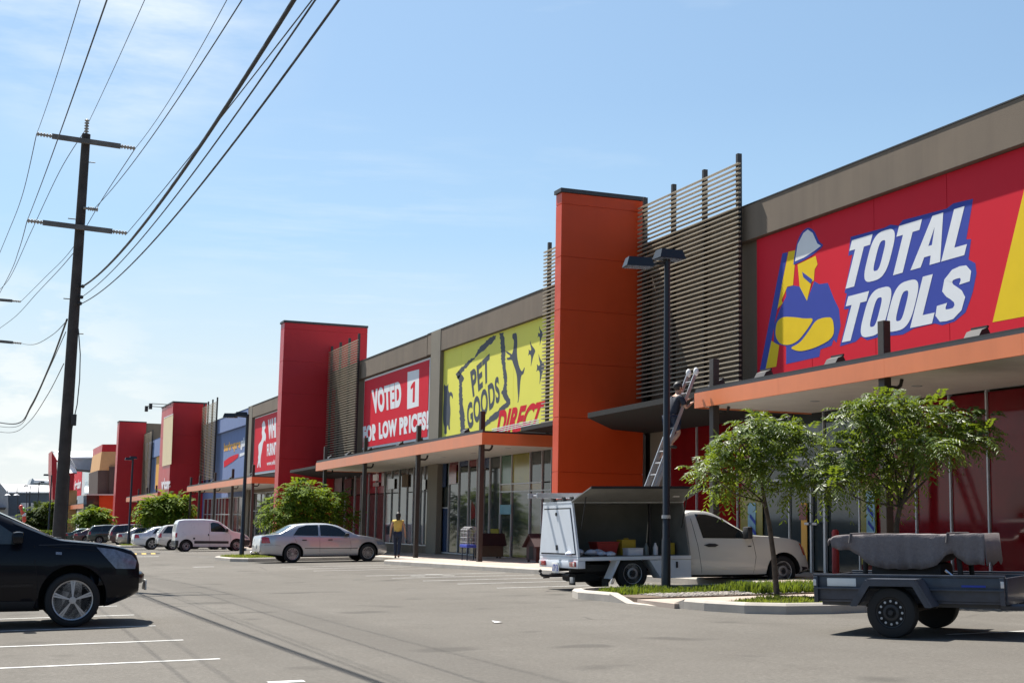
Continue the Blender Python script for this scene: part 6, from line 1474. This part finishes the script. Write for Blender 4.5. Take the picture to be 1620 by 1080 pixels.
def person(name, label, mat, J, hair_len=0., top='yellow_top', trousers='denim', sleeves=.0, shorts=False, s=1.):
    """J: joints in a local frame, x right, y forward, z up"""
    t = thing('person', label, 'person', (0, 0, 0)); t.matrix_world = mat; ROOT[t.name] = Vector((0, 0, 0))
    J = {k: Vector(v) for k, v in J.items()}
    g = G_()
    pel = g.chain([(J['pelvis'], (.15, .105))]); ch = g.chain([(J['pelvis'].lerp(J['chest'], .5), (.125, .09)), (J['chest'], (.155, .10)), (J['neck'] - Vector((0, 0, .05)), (.10, .075)), (J['neck'], .052), (J['head'] - Vector((0, 0, .085)), (.062, .07)), (J['head'], (.078, .095)), (J['head'] + Vector((0, 0, .075)), (.066, .078))], pel)
    chest = pel + 3
    for sd_ in 'lr':
        sg = -1 if sd_ == 'l' else 1
        e = g.chain([(J['sh' + sd_], .055), (J['sh' + sd_].lerp(J['el' + sd_], .5), .046), (J['el' + sd_], .038), (J['el' + sd_].lerp(J['wr' + sd_], .4), .038), (J['wr' + sd_], .026)], chest)
        hand(g, e, J['wr' + sd_], J['wr' + sd_] - J['el' + sd_], J.get('th' + sd_, (0, 1, 0)))
        g.chain([(J['hip' + sd_], .085), (J['hip' + sd_].lerp(J['kn' + sd_], .5), .07), (J['kn' + sd_], .052), (J['kn' + sd_].lerp(J['an' + sd_], .35), .052), (J['an' + sd_], .034), (J['an' + sd_] + Vector((0, .06, -.045)), .034), (J['an' + sd_] + Vector((0, .15, -.055)), .026)], pel)
    body = skinned('body', 'skin', t, g.V, g.E, g.R, pel, 1)
    h = J['head']                                                # nose, ears and eyes on the face side
    MB().ball(h + Vector((0, .10, -.01)), .018, (.8, 1.1, 1.3)).build('nose', 'skin', t, smooth=60, local=True)
    for sg in (-1, 1):
        MB().ball(h + Vector((sg * .082, .0, -.01)), .03, (.4, .8, 1.1)).build('ear', 'skin', t, smooth=60, local=True); MB().ball(h + Vector((sg * .032, .088, .02)), .011).build('eye', 'shoe', t, smooth=60, local=True)
    MB().ball(h + Vector((0, .088, -.05)), .022, (1, .4, .3)).build('mouth', 'crate_red', t, smooth=60, local=True)
    b = MB(); b.ball(h + Vector((0, -.018, .03)), .105, (.90, 1.02, 1.0), 16, 10)
    if hair_len: b.ball(h + Vector((0, -.055, -.06)), .085, (.95, .7, 1.25), 14, 10)
    b.v = [v if v.y < h.y + .055 or v.z > h.z + .06 else Vector((v.x, h.y + .055, v.z)) for v in b.v]; b.build('hair', 'hair', t, smooth=60, local=True)
    g = G_()                                                     # top
    p0 = g.chain([(J['pelvis'] + Vector((0, 0, .0)), (.168, .122))]); g.chain([(J['pelvis'].lerp(J['chest'], .5), (.142, .108)), (J['chest'], (.178, .128)), (J['neck'] - Vector((0, 0, .05)), (.13, .10))], p0)
    for sd_ in 'lr':
        f = .12 if not sleeves else sleeves
        w_ = .014 if sleeves else 0; g.chain([(J['sh' + sd_] + Vector((0, 0, w_)), .064 + w_), (J['sh' + sd_].lerp(J['el' + sd_], f * .6), .060 + w_), (J['sh' + sd_].lerp(J['el' + sd_], f), .058 + w_)], p0 + 2)
    skinned('shirt', top, t, g.V, g.E, g.R, p0, 1)
    g = G_(); p0 = g.chain([(J['pelvis'] - Vector((0, 0, .015)), (.162, .118))])
    for sd_ in 'lr':
        if shorts: g.chain([(J['hip' + sd_], .097), (J['hip' + sd_].lerp(J['kn' + sd_], .5), .088), (J['hip' + sd_].lerp(J['kn' + sd_], .9), .082)], p0)
        else: g.chain([(J['hip' + sd_], .096), (J['hip' + sd_].lerp(J['kn' + sd_], .5), .082), (J['kn' + sd_], .066), (J['kn' + sd_].lerp(J['an' + sd_], .5), .062), (J['an' + sd_] + Vector((0, 0, -.01)), .056)], p0)
    skinned('trousers', trousers, t, g.V, g.E, g.R, p0, 1)
    for sd_ in 'lr':
        g = G_(); a = J['an' + sd_]; p0 = g.chain([(a + Vector((0, -.02, -.035)), .042), (a + Vector((0, .06, -.05)), .042), (a + Vector((0, .16, -.058)), .034)]); skinned('shoe', 'shoe', t, g.V, g.E, g.R, 0, 1)
    return t
def frame(X, Y, Z, ang):                                         # local forward (+y) points along ang in the ground plane
    f = Vector((math.cos(ang), math.sin(ang), 0)); r = Vector((f.y, -f.x, 0)); m = Matrix.Identity(4)
    for i in range(3): m[i][0] = r[i]; m[i][1] = f[i]; m[i][2] = (0, 0, 1)[i]; m[i][3] = (X, Y, Z)[i]
    return m
pw = onY(628, 884, 47.9)
person('person', 'person in a yellow sleeveless top and dark trousers walking along the footpath', frame(pw.x, 47.9, G(pw.x, 47.9) + .15, R_(72)), dict(
    pelvis=(0, 0, .88), chest=(0, .02, 1.18), neck=(0, .02, 1.36), head=(0, .035, 1.50), shl=(-.165, .02, 1.31), shr=(.165, .02, 1.31), ell=(-.235, -.02, 1.06), elr=(.24, .0, 1.06), wrl=(-.26, .08, .84), wrr=(.265, .10, .84),
    hipl=(-.085, 0, .85), hipr=(.085, 0, .85), knl=(-.075, .07, .48), knr=(.07, -.03, .47), anl=(-.06, .06, .10), anr=(.055, -.13, .12), thl=(0, 1, 0), thr=(0, 1, 0)), hair_len=.1)
# the sign fitter, standing on the ladder and leaning into it
zf = 1.43
person('person', 'person in a dark navy shirt and shorts standing high on the leaning ladder', frame(14.31, 27.12, zf, 0), dict(
    pelvis=(0, -.07, .93), chest=(0, .02, 1.24), neck=(0, .07, 1.46), head=(0, .10, 1.62), shl=(-.19, .05, 1.41), shr=(.19, .05, 1.41), ell=(-.24, .17, 1.19), elr=(.25, .15, 1.16), wrl=(-.17, .32, 1.32), wrr=(.17, .31, 1.26),
    hipl=(-.09, -.07, .90), hipr=(.09, -.07, .90), knl=(-.10, -.05, .50), knr=(.10, .06, .62), anl=(-.10, -.28, .09), anr=(.10, -.15, .36), thl=(1, 0, .3), thr=(-1, 0, .3)), top='navy', trousers='denim', sleeves=.8, shorts=True)

# ------------------------------------------------------------------ goods outside the pet shop, bollard
gz = lambda X, Y: G(X, Y) + .146
q = onG(744, 886, .146); cx_, cy_ = q.x, q.y
t = thing('bird_cage', 'white wire bird cage on a stand beside the awning post', 'bird cage', (cx_, cy_, gz(cx_, cy_)))
z0 = gz(cx_, cy_)
for sx in (-.2, .2):
    for sy in (-.25, .25): MB().tube([(cx_ + sx, cy_ + sy, z0), (cx_ + sx, cy_ + sy, z0 + .42)], .018, 6).build('leg', 'denim', t)
MB().bbox(cx_ - .26, cx_ + .26, cy_ - .36, cy_ + .36, z0 + .42, z0 + .52, .02).build('tray', 'sign_blue', t)
b = MB()
for k in range(9):
    u = -.34 + .68 * k / 8
    for sx in (-.24, .24): b.tube([(cx_ + sx, cy_ + u, z0 + .52), (cx_ + sx, cy_ + u, z0 + .98), (cx_ + sx * .6, cy_ + u, z0 + 1.08), (cx_, cy_ + u, z0 + 1.11)], .007, 4)
for k in range(6):
    for sy in (-.34, .34): b.tube([(cx_ - .24 + .096 * k, cy_ + sy, z0 + .52), (cx_ - .24 + .096 * k, cy_ + sy, z0 + 1.0)], .007, 4)
for z in (.6, .75, .9, 1.0):
    b.tube([(cx_ - .24, cy_ - .34, z0 + z), (cx_ + .24, cy_ - .34, z0 + z), (cx_ + .24, cy_ + .34, z0 + z), (cx_ - .24, cy_ + .34, z0 + z), (cx_ - .24, cy_ - .34, z0 + z)], .007, 4)
b.build('wire_cage', 'galv', t)
def kennel(px, label, roof, wall, X=16.9, k=1.):
    c = onX(px, 880, X); y = c.y; z = gz(X, y); t = thing('dog_kennel', label, 'kennel', (X, y, z), 'dog kennels outside the pet shop')
    b = MB().prism([(X - .45, y - .4 * k, z + .06), (X - .45, y + .4 * k, z + .06), (X - .45, y + .4 * k, z + .5), (X - .45, y, z + .82), (X - .45, y - .4 * k, z + .5)], (.95, 0, 0)); b.build('walls', wall, t)
    for sg in (-1, 1):
        MB().prism([(X - .55, y, z + .83), (X - .55, y + sg * .52 * k, z + .44), (X - .55, y + sg * .52 * k, z + .48), (X - .55, y, z + .87)], (1.15, 0, 0)).build('roof_panel', roof, t)
    for sx in (-.4, .4):
        for sy in (-.34 * k, .34 * k): MB().box(X + sx - .03, X + sx + .03, y + sy - .03, y + sy + .03, z, z + .058).build('foot', 'brown_wall', t)
    MB().box(X - .456, X - .451, y - .17 * k, y + .17 * k, z + .1, z + .48).build('doorway', 'rubber_dark', t)
kennel(862, 'dark red dog kennel near the orange tower', 'kennel_red', 'kennel_red', 16.4); kennel(772, 'brown dog kennel with a dark roof right of the awning post', 'kennel_red', 'kennel_tan', 16.9, .45)
t = thing('feather_banner', 'small red pennant banner against the pet shop glass', 'banner', tuple(onX(746, 880, 17.6)))
pp = px_poly([(746, 792), (751, 800), (752, 818), (745, 821), (745, 805)], 17.6); MB().prism(pp, (.01, 0, 0)).build('flag', 'poster_red', t)
a = onX(745, 790, 17.61); MB().tube([a, Vector((a.x, a.y, gz(a.x, a.y)))], .015, 6).build('pole', 'galv', t)
for (xa, xb, ya, yb, mt_) in ((791, 808, 798, 813, 'poster_cyan'), (776, 789, 836, 848, 'poster_yellow'), (745, 753, 838, 848, 'poster_yellow'), (700, 706, 732, 770, 'poster_blue')): wallrect(xa, xb, ya, yb, mt_, 'poster', B, 17.93)
wallrect(711, 722, 735, 765, 'poster_red', 'poster', B, 17.93)
for (xa, xb, ya, yb, mt_) in ((590, 599, 750, 760, 'print_white'), (590, 599, 763, 769, 'print_white'), (604, 608, 748, 768, 'print_white'), (614, 624, 757, 773, 'print_white'), (636, 646, 750, 770, 'kennel_tan'), (668, 673, 758, 774, 'print_white'), (530, 541, 754, 778, 'print_white'), (546, 556, 757, 784, 'poster_grey')): wallrect(xa, xb, ya, yb, mt_, 'poster', C, 17.93)
y_ = onX(1322, 880, 17.2).y; z_ = gz(17.2, y_)
t = thing('bollard', 'red bollard in front of the tool shop glass', 'bollard', (17.2, y_, z_)); MB().lathe([(0, .075), (.92, .075), (.97, .05), (.98, .001)], (17.2, y_, z_), (0, 0, 1), 18).build('tube', 'crate_red', t, smooth=40)

# ------------------------------------------------------------------ unseen buildings and trees, added across the road and behind the camera for reflections
t = thing('warehouse', 'unseen long low warehouse added across the road to reflect in the shop glass', 'warehouse', (-44, 40, -2))
MB().box(-58, -44, -40, 150, -4, .9).build('wall', 'shed_wall', t); MB().prism([(-60, -41, .92), (-43.5, -41, .92), (-51, -41, 1.7)], (0, 192, 0)).build('roof', 'shed_wall', t)
t = thing('warehouse', 'unseen brick coloured factory added behind the camera to reflect in car paint', 'warehouse', (-2, -58, -2))
MB().box(-40, 45, -75, -58, -4, 5.2).build('wall', 'brown_wall', t); MB().box(-40.4, 45.4, -75.4, -57.6, 5.203, 5.5).build('roof_edge', 'shed_wall', t)
for i, (x, y) in enumerate(((-36, 8), (-34, 30), (-37, 52), (-35, 78), (-18, -48), (4, -50), (26, -46))):
    z = G(x, y); random.seed(50 + i)
    tree((x, y, z), [((x + random.gauss(0, 1.2), y + random.gauss(0, 1.4), z + 2.3 + random.random() * 1.5), (1.5, 1.8, 1.0), 1) for k in range(6)], ('unseen spreading gum tree added across the road for reflections, %s' % ('first', 'second', 'third', 'fourth')[i] + ' along the warehouse') if i < 4 else ('unseen spreading tree added behind the camera for reflections, %s along the factory' % ('first', 'second', 'third')[i - 4]), [(x, y, z - .1, .2), (x, y, z + .9, .16), (x + .1, y, z + 1.8, .11)], leaf='leaf_dark', nf=420, L=1.1, nl=4, lw=.3, ll=.5, seed=60 + i, grp='unseen trees added for reflections')

p = onG(787, 985); b = MB(); b.add([(p.x - .05, p.y - .04, G(p.x, p.y) + .012), (p.x + .05, p.y - .05, G(p.x, p.y) + .02), (p.x + .07, p.y + .05, G(p.x, p.y) + .012), (p.x - .06, p.y + .06, G(p.x, p.y) + .03)], [(0, 1, 2, 3)])
tag(rezero(b.build('litter', 'sign_white'), (p.x, p.y, G(p.x, p.y))), 'scrap of white paper lying alone on the asphalt', 'litter')
